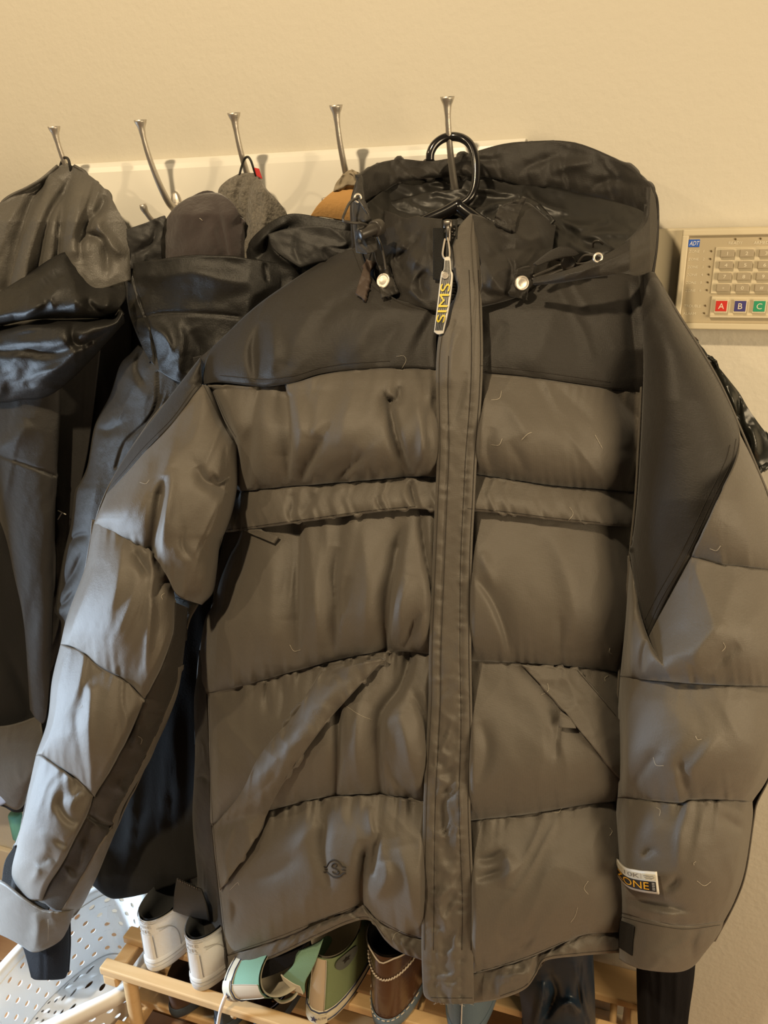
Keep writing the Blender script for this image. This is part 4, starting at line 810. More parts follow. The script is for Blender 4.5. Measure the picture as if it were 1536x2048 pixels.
# --- B black shell with tall stand collar
Bj = garment('shell_jacket', 330, 950, -.12, 'black shell jacket with a tall open stand collar beside the puffer sleeve', 'jacket')
BC_T = [(244, 531), (275, 525), (300, 521), (360, 514), (430, 512), (500, 518), (550, 525), (600, 532)]
BC_B = [(300, 722), (330, 750), (370, 768), (420, 770), (480, 740), (560, 690)]
def D_bc(x, y): return ip(x, [(240, -.085), (255, -.125), (300, -.155), (360, -.168), (430, -.168), (500, -.155), (560, -.125), (605, -.085)])-.012*np.clip((y-520)/200, 0, 1)
patch('stand_collar', M_SHELL, Bj, BC_T, BC_B, [(250, 570), (257, 620), (266, 650), (285, 695)], [(590, 600)], D_bc, wr=[(.003, 70, 70, 60, -.4)], seed=70, res=3, edge='LR', thick=.005,
    st=[([(262, 527), (270, 570), (283, 610), (300, 655), (310, 700), (316, 745)], -.005, 2.5, 3, 'n'), ([(262, 640), (330, 626), (420, 628), (480, 634)], -.003, 3, 3, 'n'), ([(300, 560), (380, 545), (450, 560), (520, 566)], .006, 20, 20), ([(285, 650), (330, 670), (350, 720)], .012, 20, 16), ([(380, 660), (400, 700), (380, 750)], -.009, 16, 18), ([(350, 640), (365, 680), (350, 760)], .007, 12, 14), ([(530, 530), (534, 560)], -.004, 2.5, 2.5, 'n')])
patch('collar_inside', M_SHELL, Bj, [(244, 531), (360, 514), (430, 512), (600, 532)], [(250, 600), (360, 590), (430, 590), (590, 600)], [], [], lambda x, y: D_bc(x, y)+.02+.03*np.clip((y-515)/60, 0, 1), res=6, thick=.003)
patch('inner_hood', M_SHELL2, Bj, [(242, 462), (290, 446), (325, 432), (332, 436)], [(248, 540), (300, 535), (325, 530)], [(246, 500)], [(322, 480)], lambda x, y: -.115-.02*sel((x-235)/110, 2), wr=[(.003, 71, 30, 30, .3)], seed=71, res=3, thick=.004,
    st=[([(320, 440), (300, 490), (262, 512)], -.006, 5, 8), ([(250, 468), (285, 480), (310, 470)], .004, 10, 10)])
BS_L = [(276, 690), (262, 706), (240, 730), (220, 790), (190, 850), (175, 930), (160, 965), (149, 985), (141, 1050), (125, 1120), (112, 1200), (110, 1225), (122, 1245), (120, 1290)]
xBS = xs(BS_L)
def D_bs(x, y):
    L = xBS(y); R = ip(y, [(690, 560), (800, 420), (950, 330), (1100, 260), (1300, 190)])
    return -.112-.060*sel((x-L)/(R-L), 2)
patch('sleeve', M_SHELL2, Bj, [(276, 690), (340, 720), (440, 700), (520, 660)], [(120, 1290), (150, 1295), (190, 1290)], BS_L[1:-1], [(400, 770), (300, 930), (240, 1080)], D_bs, wr=[(.0025, 72, 40, 130, .35)], seed=72, res=3, edge='LR', thick=.004,
    st=[([(316, 745), (314, 800), (295, 840), (250, 885), (232, 935)], -.003, 2.5, 2.5, 'n'), ([(191, 855), (215, 860), (245, 845)], -.006, 8, 10), ([(137, 1085), (155, 1072), (178, 1068)], -.008, 6, 10), ([(120, 1185), (145, 1150), (165, 1105)], -.010, 10, 8), ([(110, 1215), (130, 1205), (150, 1180)], -.006, 6, 6), ([(200, 900), (190, 980), (175, 1060)], .005, 14, 14), ([(280, 700), (275, 740), (290, 770)], -.005, 8, 8), ([(245, 740), (280, 780), (300, 800)], .004, 20, 20)])
patch('body_panel', M_MATT, Bj, [(200, 1090), (330, 1050), (470, 1060)], [(186, 1772), (215, 1794), (242, 1797), (300, 1785), (395, 1754), (450, 1735)], [(120, 1250), (110, 1400), (130, 1600)], [(460, 1400)], lambda x, y: -.080-.03*sel((x-150)/320, 2)-.11*np.clip((y-1350)/400, 0, 1), wr=[(.004, 73, 50, 260, .05)], seed=73, res=5, thick=.004, edge='L',
    st=[([(205, 1690), (200, 1740), (210, 1790)], .008, 14, 10)])
patch('sleeve_cuff', M_SHELL2, Bj, [(353, 1757), (375, 1768), (402, 1780)], [(346, 1822), (385, 1836), (418, 1842)], [(348, 1790)], [(412, 1810)], lambda x, y: -.262-.0*x, res=2.5, puff=.008, thick=.004)
zc = MB()
for k in range(9):
    p_ = at(357+k*4.6, 1760+k*2.0, -.272); zc.add(*box_geo(p_, (.0022, .003, .0026), .0003))
zc.build('zip_teeth', M_ZIP, Bj)['kind'] = 'stuff'
patch('shoulder_panel', M_MATT, Bj, [(236, 560), (420, 600), (560, 600)], [(150, 1150), (300, 1150), (470, 1120)], [(230, 800)], [(520, 800)], -.078, res=8, thick=.003)
keepworld(Bj)

# --- C plum fleece hat hanging on the second hook, D heather scarf, E hood, F cap
C_ = garment('fleece_hat', 405, 450, -.1, 'dark plum fleece hat poking up behind the tall black collar', 'hat')
patch('crown', M_PLUM, C_, [(330, 440), (352, 412), (385, 392), (430, 385), (455, 396), (474, 418), (484, 444)], [(320, 540), (400, 545), (492, 540)], [(321, 470), (318, 500)], [(489, 465), (490, 500)], lambda x, y: -.085-.055*sel((x-312)/182, 2)*np.clip((y-380)/50, .1, 1)**.5, wr=[(.003, 74, 50, 60, .5)], seed=74, res=3, edge='LR', thick=.005,
    st=[([(430, 388), (440, 440), (452, 510)], -.006, 6, 20, 's'), ([(390, 400), (360, 440), (345, 500)], .005, 18, 18), ([(345, 470), (350, 485), (345, 498)], .001, 1.2, 1.2), ([(415, 440), (430, 480), (440, 515)], .005, 14, 14)])
patch('crown_back', M_PLUM, C_, [(330, 440), (385, 392), (430, 385), (484, 444)], [(320, 540), (492, 540)], [], [], -.075, res=8)
s = MB()
for l in ([(388, 438), (393, 434), (400, 437), (405, 441)], [(344, 471), (346, 462), (349, 458)], [(345, 486), (346, 478)]):
    s.add(*tube_geo([at(x, y, float(-.085-.055*sel(np.array((x-312)/182), 2))-.003) for x, y in curve(l, 8)], .0003, 4))
o = s.build('pet_hair', bpy.data.materials['pale_hair'], C_); o['kind'] = 'stuff'
keepworld(C_)
D_ = garment('wool_scarf', 510, 400, -.08, 'heather grey wool scarf hanging from the middle hook', 'scarf')
patch('drape', M_WOOL, D_, [(478, 347), (492, 346), (513, 346), (519, 350)], [(450, 560), (500, 560), (560, 540), (590, 520)], [(452, 362), (436, 383), (444, 420), (450, 480)], [(532, 376), (556, 402), (574, 428), (584, 470)], lambda x, y: -.080-.026*sel((x-430)/150, 2)*np.clip((y-340)/40, .1, 1), wr=[(.002, 75, 30, 60, .3)], seed=75, res=2.5, edge='LR', thick=.006,
    st=[([(505, 350), (495, 400), (490, 470)], -.010, 8, 12, 's'), ([(490, 350), (475, 390), (480, 440)], -.008, 8, 8, 's'), ([(516, 352), (530, 400), (525, 470)], .007, 12, 12, 's')])
tube('hanging_loop', P3([(479, 350, -.086), (483, 334, -.086), (489, 318, -.088), (496, 314, -.094), (502, 322, -.096), (508, 340, -.092), (512, 352, -.088)]), .0018, M_SHELL, D_, 8)
patch('red_tag', mat('red_tag_cloth', (.55, .03, .03), .7), D_, [(508, 335), (517, 337)], [(513, 352), (524, 358)], [], [], -.098, res=2, thick=.002)
keepworld(D_)
E_ = garment('hooded_jacket', 600, 560, -.1, 'black jacket hood folded over behind the left shoulder of the puffer', 'jacket')
def D_eh(x, y): return -.075-.055*sel((x-470)/290, 2.2)
patch('hood', M_SHELL, E_, [(486, 520), (500, 482), (530, 452), (560, 434), (592, 427), (650, 436), (700, 444), (730, 450)], [(490, 700), (600, 690), (730, 640)], [(486, 600)], [(735, 540)], D_eh, wr=[(.003, 76, 60, 60, .4)], seed=76, res=3, edge='L', thick=.005,
    st=[([(505, 500), (530, 475), (575, 445)], .010, 10, 10), ([(512, 520), (530, 500), (540, 470), (590, 448)], -.010, 8, 10), ([(535, 465), (548, 500), (570, 520), (598, 532)], .006, 5, 6), ([(595, 470), (640, 456), (700, 460)], .004, 16, 18), ([(600, 530), (604, 580), (600, 640)], -.012, 8, 14), ([(595, 465), (588, 500), (602, 530)], -.005, 8, 8)])
patch('hood_lit_patch', M_SHELL2, E_, [(536, 468), (580, 456), (640, 452), (700, 462), (732, 470)], [(600, 536), (660, 520), (735, 500)], [(548, 500)], [], lambda x, y: D_eh(x, y)-.006, wr=[(.003, 77, 40, 30, .4)], seed=77, res=3, puff=.004,  # lit part of the black hood, put in as a paler patch
    st=[([(595, 462), (590, 500), (602, 530)], -.005, 6, 6)])
keepworld(E_)
F_ = garment('baseball_cap', 675, 400, -.07, 'tan suede cap with beige crown hanging on the fourth hook', 'cap')
patch('bill', M_TAN, F_, [(648, 397), (668, 381), (690, 369), (722, 366)], [(618, 436), (642, 434), (690, 442), (740, 446)], [(634, 412)], [(735, 400)], lambda x, y: -.078-.012*np.sin(np.clip((y-366)/80, 0, 1)*3.1), res=2.5, thick=.006)
patch('crown', M_BEIGE, F_, [(687, 348), (700, 340), (722, 346)], [(666, 384), (690, 372), (725, 370)], [(672, 366)], [], lambda x, y: -.072-.02*sel((x-655)/90, 2), res=2.5, thick=.005, wr=[(.002, 78, 16, 20, .3)], st=[([(690, 350), (685, 362), (680, 378)], -.004, 4, 5)])
tube('strap', P3([(690, 372, -.083), (692, 358, -.086), (700, 346, -.092), (708, 350, -.094), (712, 364, -.09)]), .002, M_BEIGE, F_, 8)
keepworld(F_)
G_ = garment('glossy_jacket', 1470, 830, -.08, 'glossy black jacket showing past the right shoulder of the puffer', 'jacket')
patch('sleeve', M_GLOSS, G_, [(1330, 640), (1380, 670), (1408, 698)], [(1440, 1030), (1480, 1000), (1518, 938)], [(1360, 760), (1410, 900)], [(1424, 722), (1432, 728), (1460, 762), (1480, 788), (1500, 822), (1534, 868), (1570, 905)], lambda x, y: -.075-.035*sel((x-1340)/230, 2), wr=[(.0028, 80, 50, 60, .8)], seed=80, res=3, edge='R', thick=.004,
    st=[([(1424, 722), (1430, 760), (1470, 830)], -.012, 6, 8), ([(1450, 770), (1475, 830), (1480, 880)], .010, 12, 10), ([(1478, 790), (1482, 850), (1510, 930)], -.012, 5, 10), ([(1500, 850), (1510, 890), (1500, 925)], .008, 10, 10)])
patch('cuff_tab', M_GLOSS, G_, [(1531, 862), (1560, 890)], [(1536, 880), (1560, 925)], [], [], -.118, res=3, thick=.004)
patch('body_panel', M_GLOSS, G_, [(1000, 560), (1300, 600), (1380, 680)], [(1000, 1750), (1300, 1750), (1330, 1500)], [], [(1400, 1000)], lambda x, y: -.055, res=14, thick=.004)
keepworld(G_)
H_ = garment('trousers', 1330, 2040, -.1, 'black velvety trouser leg hanging below the right cuff', 'trousers')
M_VEL = mat('black_velvet', (.008, .0078, .010), .9, spec=.2, bump=[(300, .0006, 2)])
patch('trouser_leg', M_VEL, H_, [(1272, 1850), (1330, 1850), (1396, 1850)], [(1279, 2140), (1325, 2150), (1366, 2140)], [(1273, 1960), (1275, 2030)], [(1389, 1950), (1378, 2030)], lambda x, y: -.10-.05*sel((x-1265)/130, 2), res=3, edge='LR', thick=.004, wr=[(.002, 81, 16, 200, 0)],
    st=[([(1325, 1870), (1322, 2000), (1318, 2130)], .0025, 5, 5, 'n'), ([(1356, 1870), (1352, 2000), (1342, 2130)], .002, 4, 5, 'n')])
patch('trouser_back', M_VEL, H_, [(1272, 1850), (1396, 1850)], [(1279, 2140), (1366, 2140)], [(1275, 2030)], [(1378, 2030)], -.09, res=10)
keepworld(H_)
I_ = garment('rain_trousers', 1110, 2000, -.12, 'shiny black-blue waterproof garment leg hanging below the puffer hem', 'trousers')
M_NAVY = mat('shiny_navy', (.012, .024, .042), .36, spec=.45, bump=[(30, .0012, 3)])
patch('trouser_leg', M_NAVY, I_, [(1030, 1860), (1100, 1840), (1183, 1850)], [(1052, 2140), (1110, 2150), (1192, 2140)], [(1036, 1960), (1044, 2030)], [(1184, 1930), (1190, 2000)], lambda x, y: -.13-.06*sel((x-1022)/176, 2), res=3, edge='LR', thick=.004, wr=[(.0025, 82, 50, 120, .15)], seed=82,
    st=[([(1085, 1960), (1082, 2000), (1070, 2060)], .012, 8, 8), ([(1100, 1950), (1110, 1990), (1090, 2040)], -.012, 8, 8), ([(1150, 1930), (1165, 1990), (1172, 2060)], .006, 6, 6), ([(1120, 2020), (1140, 2005), (1155, 2030)], .012, 8, 8), ([(1160, 1925), (1160, 1990), (1178, 2060)], -.007, 4, 5)])
patch('trouser_back', M_NAVY, I_, [(1030, 1860), (1183, 1850)], [(1052, 2140), (1192, 2140)], [(1040, 2000)], [(1190, 2000)], -.12, res=10)
keepworld(I_)
sk = garment('fleece_jacket', 540, 1850, -.1, 'black fleece hem showing below the puffer jacket on the left', 'jacket')
patch('hem', M_KNIT, sk, [(462, 1880), (540, 1850), (600, 1820), (700, 1780)], [(485, 1966), (520, 1958), (560, 1944), (585, 1928), (595, 1905), (640, 1850)], [(476, 1940)], [], lambda x, y: -.250-.055*np.clip((y-(1930-(x-456)*.42))/26, 0, 1), res=3, thick=.004)
keepworld(sk)

# ================================================================== keypad on the wall
KX, KZ = 0.95398, 1.5314
kp = empty('alarm_keypad', (1.03, 0, 1.465), 'beige alarm keypad with number keys and coloured A B C buttons', 'keypad')
M_KB = mat('beige_plastic', (.66, .585, .42), .45); M_KF = mat('keypad_face', (.47, .40, .27), .5); M_KK = mat('key_grey', (.39, .33, .23), .5)
M_KW = mat('keypad_ink', (.80, .74, .58), .6); M_LED = mat('keypad_led', (.12, .08, .03), .3)
KW = .215; KH = .1325
box('back_plate', (.905+.145, -.009, KZ-KH/2), (.29, .018, KH+.004), M_KB, kp, .003)
x0 = KX+.002; x1 = x0+KW; z1 = KZ; z0 = KZ-KH; lw = .0085
def ring(xa, xb, za, zb, w, ya, yb, name, m, bev=.0015):
    b = MB()
    for c, d in (((xa+xb)/2, za+w/2), ((xa+xb)/2, zb-w/2)): b.add(*box_geo((c, (ya+yb)/2, d), (xb-xa, abs(yb-ya), w), bev))
    for c in (xa+w/2, xb-w/2): b.add(*box_geo((c, (ya+yb)/2, (za+zb)/2), (w, abs(yb-ya), zb-za-2*w+.002), bev))
    return b.build(name, m, kp, False)
ring(x0, x1, z0, z1, lw, -.017, -.033, 'frame', M_KB)
YF = -.028
box('face', ((x0+x1)/2, (YF-.017)/2, (z0+z1)/2), (KW-.01, abs(YF+.017), KH-.012), M_KF, kp, .0005)
def kpx(px, py, Y=YF): return at(px, py, Y)
# key grid: measured once on the face, then laid out on a regular world grid
a = kpx(1454, 507); b = kpx(1492.5, 506.5); c = kpx(1447.5, 575.5)
dx = float(b[0]-a[0]); dz = float(a[2]-c[2])/3
kx0, kz0 = float(a[0]), float(a[2])
ring(kx0-dx*.62, kx0+dx*2.62, kz0-dz*3.52, kz0+dz*.55, .0013, YF+.001, YF-.0016, 'keypad_border', M_KB, .0004)
box('key_field', (kx0+dx, YF-.0004, kz0-dz*1.5), (dx*3.2, .0012, dz*4.0), M_KB, kp, .0002)
names = ['1', '2', '3', '4', '5', '6', '7', '8', '9', '*', '0', '#']
kw_, kh_ = dx*.72, dz*.64
kme = None
for i, t in enumerate(names):
    X = kx0+dx*(i % 3); Z = kz0-dz*(i//3)
    k = box('key', (X, YF-.0035, Z), (kw_, .006, kh_), M_KK, kp, .0008)
    V, Fc, w, h = text_mesh(t, 'lettering'); hh = kh_*(.46 if t not in '*' else .25); s_ = hh/h*1.0
    mesh_obj('key_legend', [(X+(v[0]-w/2)*s_*1.25, YF-.0068, Z+(v[1]-h/2)*s_) for v in V], Fc, M_KW, k, False)
az = float(kpx(1441.5, 612)[2]); ax = float(kpx(1441.5, 612)[0])
box('button_tray', (ax+dx*1.5, YF-.001, az), (dx*4.1, .003, dz*1.75), M_KB, kp, .0008)
box('tray_lip', (ax+dx*1.5, YF-.003, az-dz*.93), (dx*4.1, .006, dz*.2), M_KB, kp, .0008)
for i, (t, cc) in enumerate((('A', (.62, .035, .025)), ('B', (.06, .055, .22)), ('C', (.03, .33, .17)), ('D', (.03, .25, .13)))):
    X = ax+dx*i
    k = box('button', (X, YF-.004, az), (dx*.72, .006, dx*.74), M_KB, kp, .0008)
    box('button_cap', (X, YF-.0072, az+dx*.02), (dx*.60, .0012, dx*.58), mat('button_'+t.lower(), cc, .4), k, .0002)
    if t == 'D': continue
    V, Fc, w, h = text_mesh(t, 'lettering'); s_ = dx*.32/h
    mesh_obj('key_legend', [(X+(v[0]-w/2)*s_, YF-.0081, az+dx*.02+(v[1]-h/2)*s_) for v in V], Fc, M_KW, k, False)
def led(px, py):
    p = kpx(px, py); V, Fc = tube_geo([(p[0], YF+.001, p[2]), (p[0], YF-.0012, p[2])], .0012, 12); mesh_obj('indicator', V, Fc, M_LED, kp)
ls = MB()
def ktext(t, px, py, h, m=M_KW, st=1.02):
    p = kpx(px, py); V, Fc, w, hh = text_mesh(t, 'lettering'); s_ = h/hh
    o = mesh_obj('lettering', [(p[0]+v[0]*s_*st, YF-.0006, p[2]+v[1]*s_) for v in V], Fc, m, kp, False); return o
for i in range(6):
    yy = 502+i*15.6; xx = 1422.5-i*1.75
    led(xx, yy); ktext('ZONE', 1378-i*1.6, yy+3.5, .0034); ktext(str(i+1), 1407-i*1.7, yy+3.5, .0034)
led(1410.5, 611); ktext('TROUBLE', 1367.5, 614.5, .0036); led(1408.5, 626); ktext('ALARM', 1365.5, 629.5, .0036)
led(1471, 478); ktext('READY', 1457, 489, .0038); led(1521, 477); ktext('ARMED', 1507, 488.5, .0038)
p = kpx(1388, 486.5); box('maker_badge', (p[0], YF-.0004, p[2]), (.0145, .001, .0098), mat('badge_blue', (.03, .12, .55), .4), kp, .0002)
V, Fc, w, h = text_mesh('ADT', 'lettering'); s_ = .0056/h
mesh_obj('lettering', [(p[0]-.0058+v[0]*s_*.0116/(w*s_)+v[1]*s_*.18, YF-.0012, p[2]-.0028+v[1]*s_) for v in V], Fc, mat('badge_white', (.85, .85, .85), .5), kp, False)
keepworld(kp)

struct(box('baseboard_back', (.3, -.007, FZ+.075), (5.0, .014, .15), mat('baseboard_cream', (.72, .64, .50), .45), None, .003))
# ================================================================== shoe rack
rk = empty('shoe_rack', (.52, -.17, FZ), 'two-tier slatted pine shoe rack under the hanging coats', 'shoe rack')
ZS = .170
XA, XB = .005, 1.040
for z in (ZS, .0):
    for y, w in ((-.310, .026), (-.232, .030), (-.150, .030), (-.050, .072)):
        box('slat', ((XA+XB)/2, y, z), (XB-XA, w, .018), M_PINE, rk, .003)
    for x in (XA+.02, XB-.018):
        box('end_bar', (x, -.172, z-.022), (.032, .30, .026), M_PINE, rk, .004)
    for x in (.30, .63, .975):
        V, Fc = tube_geo([(x, -.32, z-.012), (x, -.02, z-.012)], .0065, 12); mesh_obj('dowel', V, Fc, M_PINE, rk)
for x in (XA+.055, XB-.03):
    for y in (-.305, -.035):
        V, Fc = tube_geo([(x+.0, y, FZ), (x, y, FZ+.01), (x, y, ZS-.02), (x, y, ZS-.01)], .0135, 16); mesh_obj('leg', V, Fc, M_PINE, rk)
keepworld(rk)

# ================================================================== shoes
def shoe(name, label, px, py, z, rotz, L, W, Hh, Hf, mu, ml, ms, tilt=(0, 0), opn=.36, cat='shoe', heelw=.80, group=None, hs=.026, colw=.34, yopen=.25, topflare=1.0):
    pos = Vector(atz(px, py, z))
    n = 64; th = np.linspace(0, 2*np.pi, n, endpoint=False)
    c, s = np.cos(th), np.sin(th)
    wp = np.where(s < 0, heelw+(1-heelw)*(1+s)*.6, heelw+(1-heelw)*.6+.16*np.sin(np.clip(s, 0, 1)*np.pi*.75))
    ox = np.sign(c)*np.abs(c)**.85*W/2*wp; oy = L/2+L/2*np.sign(s)*np.abs(s)**.92
    rows = []
    for (zz, k) in ((.0, .94), (.004, .985), (hs*.5, 1.0), (hs-.003, 1.0), (hs, .975)): rows.append(np.stack([ox*k, L/2+(oy-L/2)*k, np.full(n, zz)], 1))
    rows = np.array(rows)
    kx = c*W*colw*topflare; ky = yopen*L+.24*L*s
    H = Hh+(Hf-Hh)*(.5+.5*s)
    up = []
    for t in np.linspace(0, 1, 26):
        e = t**2.3*np.clip(s+.25, 0, 1)+t**1.25*(1-np.clip(s+.25, 0, 1)); zz = hs-.004+(H-hs)*(1-(1-t)**1.55)
        bul = 1+.03*np.sin(np.pi*t)
        up.append(np.stack([(ox*.965*(1-e)+kx*e)*bul, (L/2+(oy-L/2)*.965)*(1-e)+ky*e, zz], 1))
    up = np.array(up); ln = []
    for t, k in ((0, .97), (.05, .90), (.4, .86), (.85, .86), (1, .1)):
        ln.append(np.stack([kx*k, yopen*L+(ky-yopen*L)*k, H*(1-t)+(hs+.004)*t], 1))
    ln = np.array(ln)
    q = Matrix.Rotation(rotz, 3, 'Z') @ Matrix.Rotation(tilt[0], 3, 'Y') @ Matrix.Rotation(tilt[1], 3, 'X')
    qm = np.array(q)
    tr = lambda P: P@qm.T+np.array(pos)
    r = empty(name, tuple(pos), label, cat, group)
    up_o = grid_mesh('upper', tr(up.reshape(-1, 3)).reshape(up.shape), mu, r, True)
    grid_mesh('sole', tr(rows.reshape(-1, 3)).reshape(rows.shape), ms, r, True)
    grid_mesh('lining', tr(ln.reshape(-1, 3)).reshape(ln.shape), ml, r, True)
    def srf(ang, t, off=.001):      # point on the upper; ang measured from the heel, + to the right
        a = (-np.pi/2+ang) % (2*np.pi); j = a/(2*np.pi)*n; j0 = int(j) % n; f = j-int(j); i = t*25; i0 = min(int(i), 24); g = i-i0
        p = (up[i0, j0]*(1-f)+up[i0, (j0+1) % n]*f)*(1-g)+(up[i0+1, j0]*(1-f)+up[i0+1, (j0+1) % n]*f)*g
        ctr = np.array([0, yopen*L+.12*L, p[2]]); d = p-ctr; d /= np.linalg.norm(d)+1e-9
        return tr((p+d*off)[None])[0]
    def ssf(ang, z_, off=.001):     # point on the sole edge
        a = (-np.pi/2+ang) % (2*np.pi); j = a/(2*np.pi)*n; j0 = int(j) % n; f = j-int(j)
        p = rows[2, j0]*(1-f)+rows[2, (j0+1) % n]*f; p = p.copy(); p[2] = z_; d = p-np.array([0, L*.3, z_]); d /= np.linalg.norm(d)
        return tr((p+d*off)[None])[0]
    return r, srf, ssf
def band(name, f, a0, a1, t0, t1, m, parent, off, na=16, nt=8):
    P = np.array([[f(a, t, off) for a in np.linspace(a0, a1, na)] for t in np.linspace(t1, t0, nt)]); return grid_mesh(name, P, m, parent)
def line(f, pts, r, m, name, parent, off=.001):
    p = [f(a, t, off) for a, t in curve(pts, 24)]; V, Fc = tube_geo(p, r, 6); return mesh_obj(name, V, Fc, m, parent)
def wraptext(t, f, a0, a1, t0, t1, off, m, parent):
    V, Fc, w, h = text_mesh(t, 'lettering'); return mesh_obj('lettering', [f(a0+(a1-a0)*v[0]/w, t0+(t1-t0)*v[1]/h, off) for v in V], Fc, m, parent, False)
def star_pts(n=5, r1=1.0, r2=.42):
    return [((r1 if i % 2 == 0 else r2)*math.sin(i*math.pi/n), (r1 if i % 2 == 0 else r2)*math.cos(i*math.pi/n)) for i in range(2*n)]
M_WLEA = mat('white_leather', (.74, .73, .70), .45, bump=[(120, .0006, 3)], var=.05); M_WSOLE = mat('white_rubber', (.70, .69, .66), .55)
M_DLIN = mat('dark_mesh_lining', (.05, .055, .06), .9); M_WSTI = mat('white_seam', (.40, .39, .37), .7)
ZT = ZS+.009
for i, (px, py, lab_, rz) in enumerate(((300, 1946, 'white leather sneaker at the left end of the shoe rack', -.10), (392, 1985, 'white leather sneaker tucked beside the puffer hem, right one of its pair', -.10))):
    r, sf, so = shoe('sneaker', lab_, px, py, ZT, rz, .275, .098, .135, .128, M_WLEA, M_DLIN, M_WSOLE, heelw=.86, group='white sneakers on the rack', hs=.036, colw=.37, topflare=1.0)
    band('heel_panel', sf, -.95, .95, .02, .52, M_WLEA, r, .0016); band('heel_tab', sf, -.55, .55, .50, .80, M_WLEA, r, .0022); band('back_strip', sf, -.22, .30, .02, .50, M_WLEA, r, .003)
    for sg in (-1, 1): line(sf, [(sg*.95, .02), (sg*.97, .3), (sg*.85, .52), (sg*.5, .62)], .0009, M_WSTI, 'seam', r, .002)
    line(sf, [(-.25, .04), (-.25, .48)], .0009, M_WSTI, 'seam', r, .003); line(sf, [(.33, .04), (.33, .48)], .0009, M_WSTI, 'seam', r, .003)
    wraptext('NIKE', sf, -.36, .36, .68, .77, .0034, M_WSTI, r); wraptext('AIR', sf, -.32, .30, .54, .63, .0034, M_WSTI, r)
    line(so, [(-1.6, .027), (0, .027), (1.6, .027)], .0008, M_WSTI, 'sole_groove', r, .0006); line(so, [(-1.6, .018), (0, .018), (1.6, .018)], .0006, M_WSTI, 'sole_groove', r, .0006)
    band('collar_pad', sf, -1.5, 1.5, .82, 1.0, mat('grey_pad', (.55, .55, .55), .85, bump=[(300, .001, 2)]), r, .003)
    keepworld(r)
# mint canvas high tops
M_MINT = mat('mint_canvas', (.22, .40, .29), .9, bump=[(500, .0006, 2)], var=.06); M_MINT2 = mat('olive_canvas', (.20, .26, .13), .9, bump=[(500, .0006, 2)], var=.06)
HT_ROOTS = []
M_CREAM = mat('cream_rubber', (.66, .61, .48), .5); M_STRIPE = mat('navy_stripe', (.03, .04, .09), .5); M_SUE = mat('tan_heel_strip', (.55, .44, .31), .8); M_CAN = mat('canvas_inside', (.55, .50, .40), .9)
for (px, py, rz, tl, lab_, mm, big) in ((446, 1990, -.30, (.95, 0), 'mint canvas high-top leaning left on the rack, its heel star showing', M_MINT, 0), (628, 2050, -.06, (.10, 0), 'olive-mint canvas high-top with tan heel strip, beside the brown leather shoe', M_MINT2, 1)):
    r, sf, so = shoe('high_top', lab_, px, py, ZT+(.040 if not big else .002), rz, .275, .106, .165 if big else .12, .17 if big else .13, mm, M_CAN, M_CREAM, tilt=tl, heelw=.84, hs=.036, colw=.40, yopen=.27, group='canvas high-tops')
    band('heel_strip', sf, -.28, .28, .02, .98, M_SUE, r, .002)
    for sg in (-1, 1): line(sf, [(sg*.28, .02), (sg*.28, .98)], .0007, M_CAN, 'seam', r, .003)
    for zz in (.034, .012): line(so, [(-3.0, zz), (-1.5, zz), (0, zz), (1.5, zz), (3.0, zz)], .0013, M_STRIPE, 'sole_stripe', r, .0004)
    hp = band('heel_patch', so, -.42, .42, .007, .031, M_CREAM, r, .0022)
    st_ = star_pts(); ctr = (0.0, .019)
    V = [so(ctr[0], ctr[1], .0036)]+[so(ctr[0]+x*.13, ctr[1]+y*.0085, .0036) for x, y in st_]
    mesh_obj('star', V, [(0, i+1, (i+1) % 10+1) for i in range(10)], M_STRIPE, r, False)
    wraptext('ALL STAR', so, .12, .40, .021, .026, .0036, M_STRIPE, r);
    HT_ROOTS.append(r)
    if big:
        # round ankle badge with a star on the right flank
        bc = (.95, .72)
        a_ = np.linspace(0, 2*np.pi, 28, endpoint=False)
        V = [sf(bc[0], bc[1], .004)]+[sf(bc[0]+.36*math.cos(t), bc[1]+.20*math.sin(t), .004) for t in a_]
        mesh_obj('ankle_badge', V, [(0, i+1, (i+1) % 28+1) for i in range(28)], mat('badge_grey', (.10, .11, .10), .7), r, False)
        V = [sf(bc[0], bc[1], .0056)]+[sf(bc[0]+x*.15, bc[1]+y*.09, .0056) for x, y in st_]
        mesh_obj('star', V, [(0, i+1, (i+1) % 10+1) for i in range(10)], M_TAGK, r, False)
    keepworld(r)
# folded-down mint tongue and laces, parts of the high-tops
tg2 = patch('shoe_tongue', M_MINT, None, [(588, 1905), (620, 1893), (645, 1880)], [(563, 1956), (598, 1982), (608, 1988)], [(586, 1930)], [(628, 1930), (610, 1965)], -.30, thick=.004, res=3, puff=.006)
tg2['label'] = 'mint canvas tongue with pale torn edge'
e2 = patch('torn_edge', M_CAN, tg2, [(561, 1950), (585, 1966), (600, 1972)], [(566, 1962), (585, 1980), (606, 1990)], [], [], -.304, thick=.003, res=2)
M_LACE = mat('pale_lace', (.72, .66, .62), .8)
o = tube('shoelace', P3([(452, 1990, -.336), (446, 2005, -.340), (440, 2025, -.340), (434, 2060, -.335), (430, 2090, -.33)]), .0035, M_LACE, None, 8); lace1 = o; o['label'] = 'pale pink lace'
o = tube('shoelace', P3([(540, 1985, -.29), (560, 2003, -.30), (582, 1998, -.30), (595, 1982, -.29), (590, 1965, -.285)]), .003, M_CREAM, None, 8); lace2 = o; o['label'] = 'cream lace loop'
tg2.parent = lace2.parent = HT_ROOTS[1]; lace1.parent = HT_ROOTS[0]
for r in HT_ROOTS: keepworld(r)
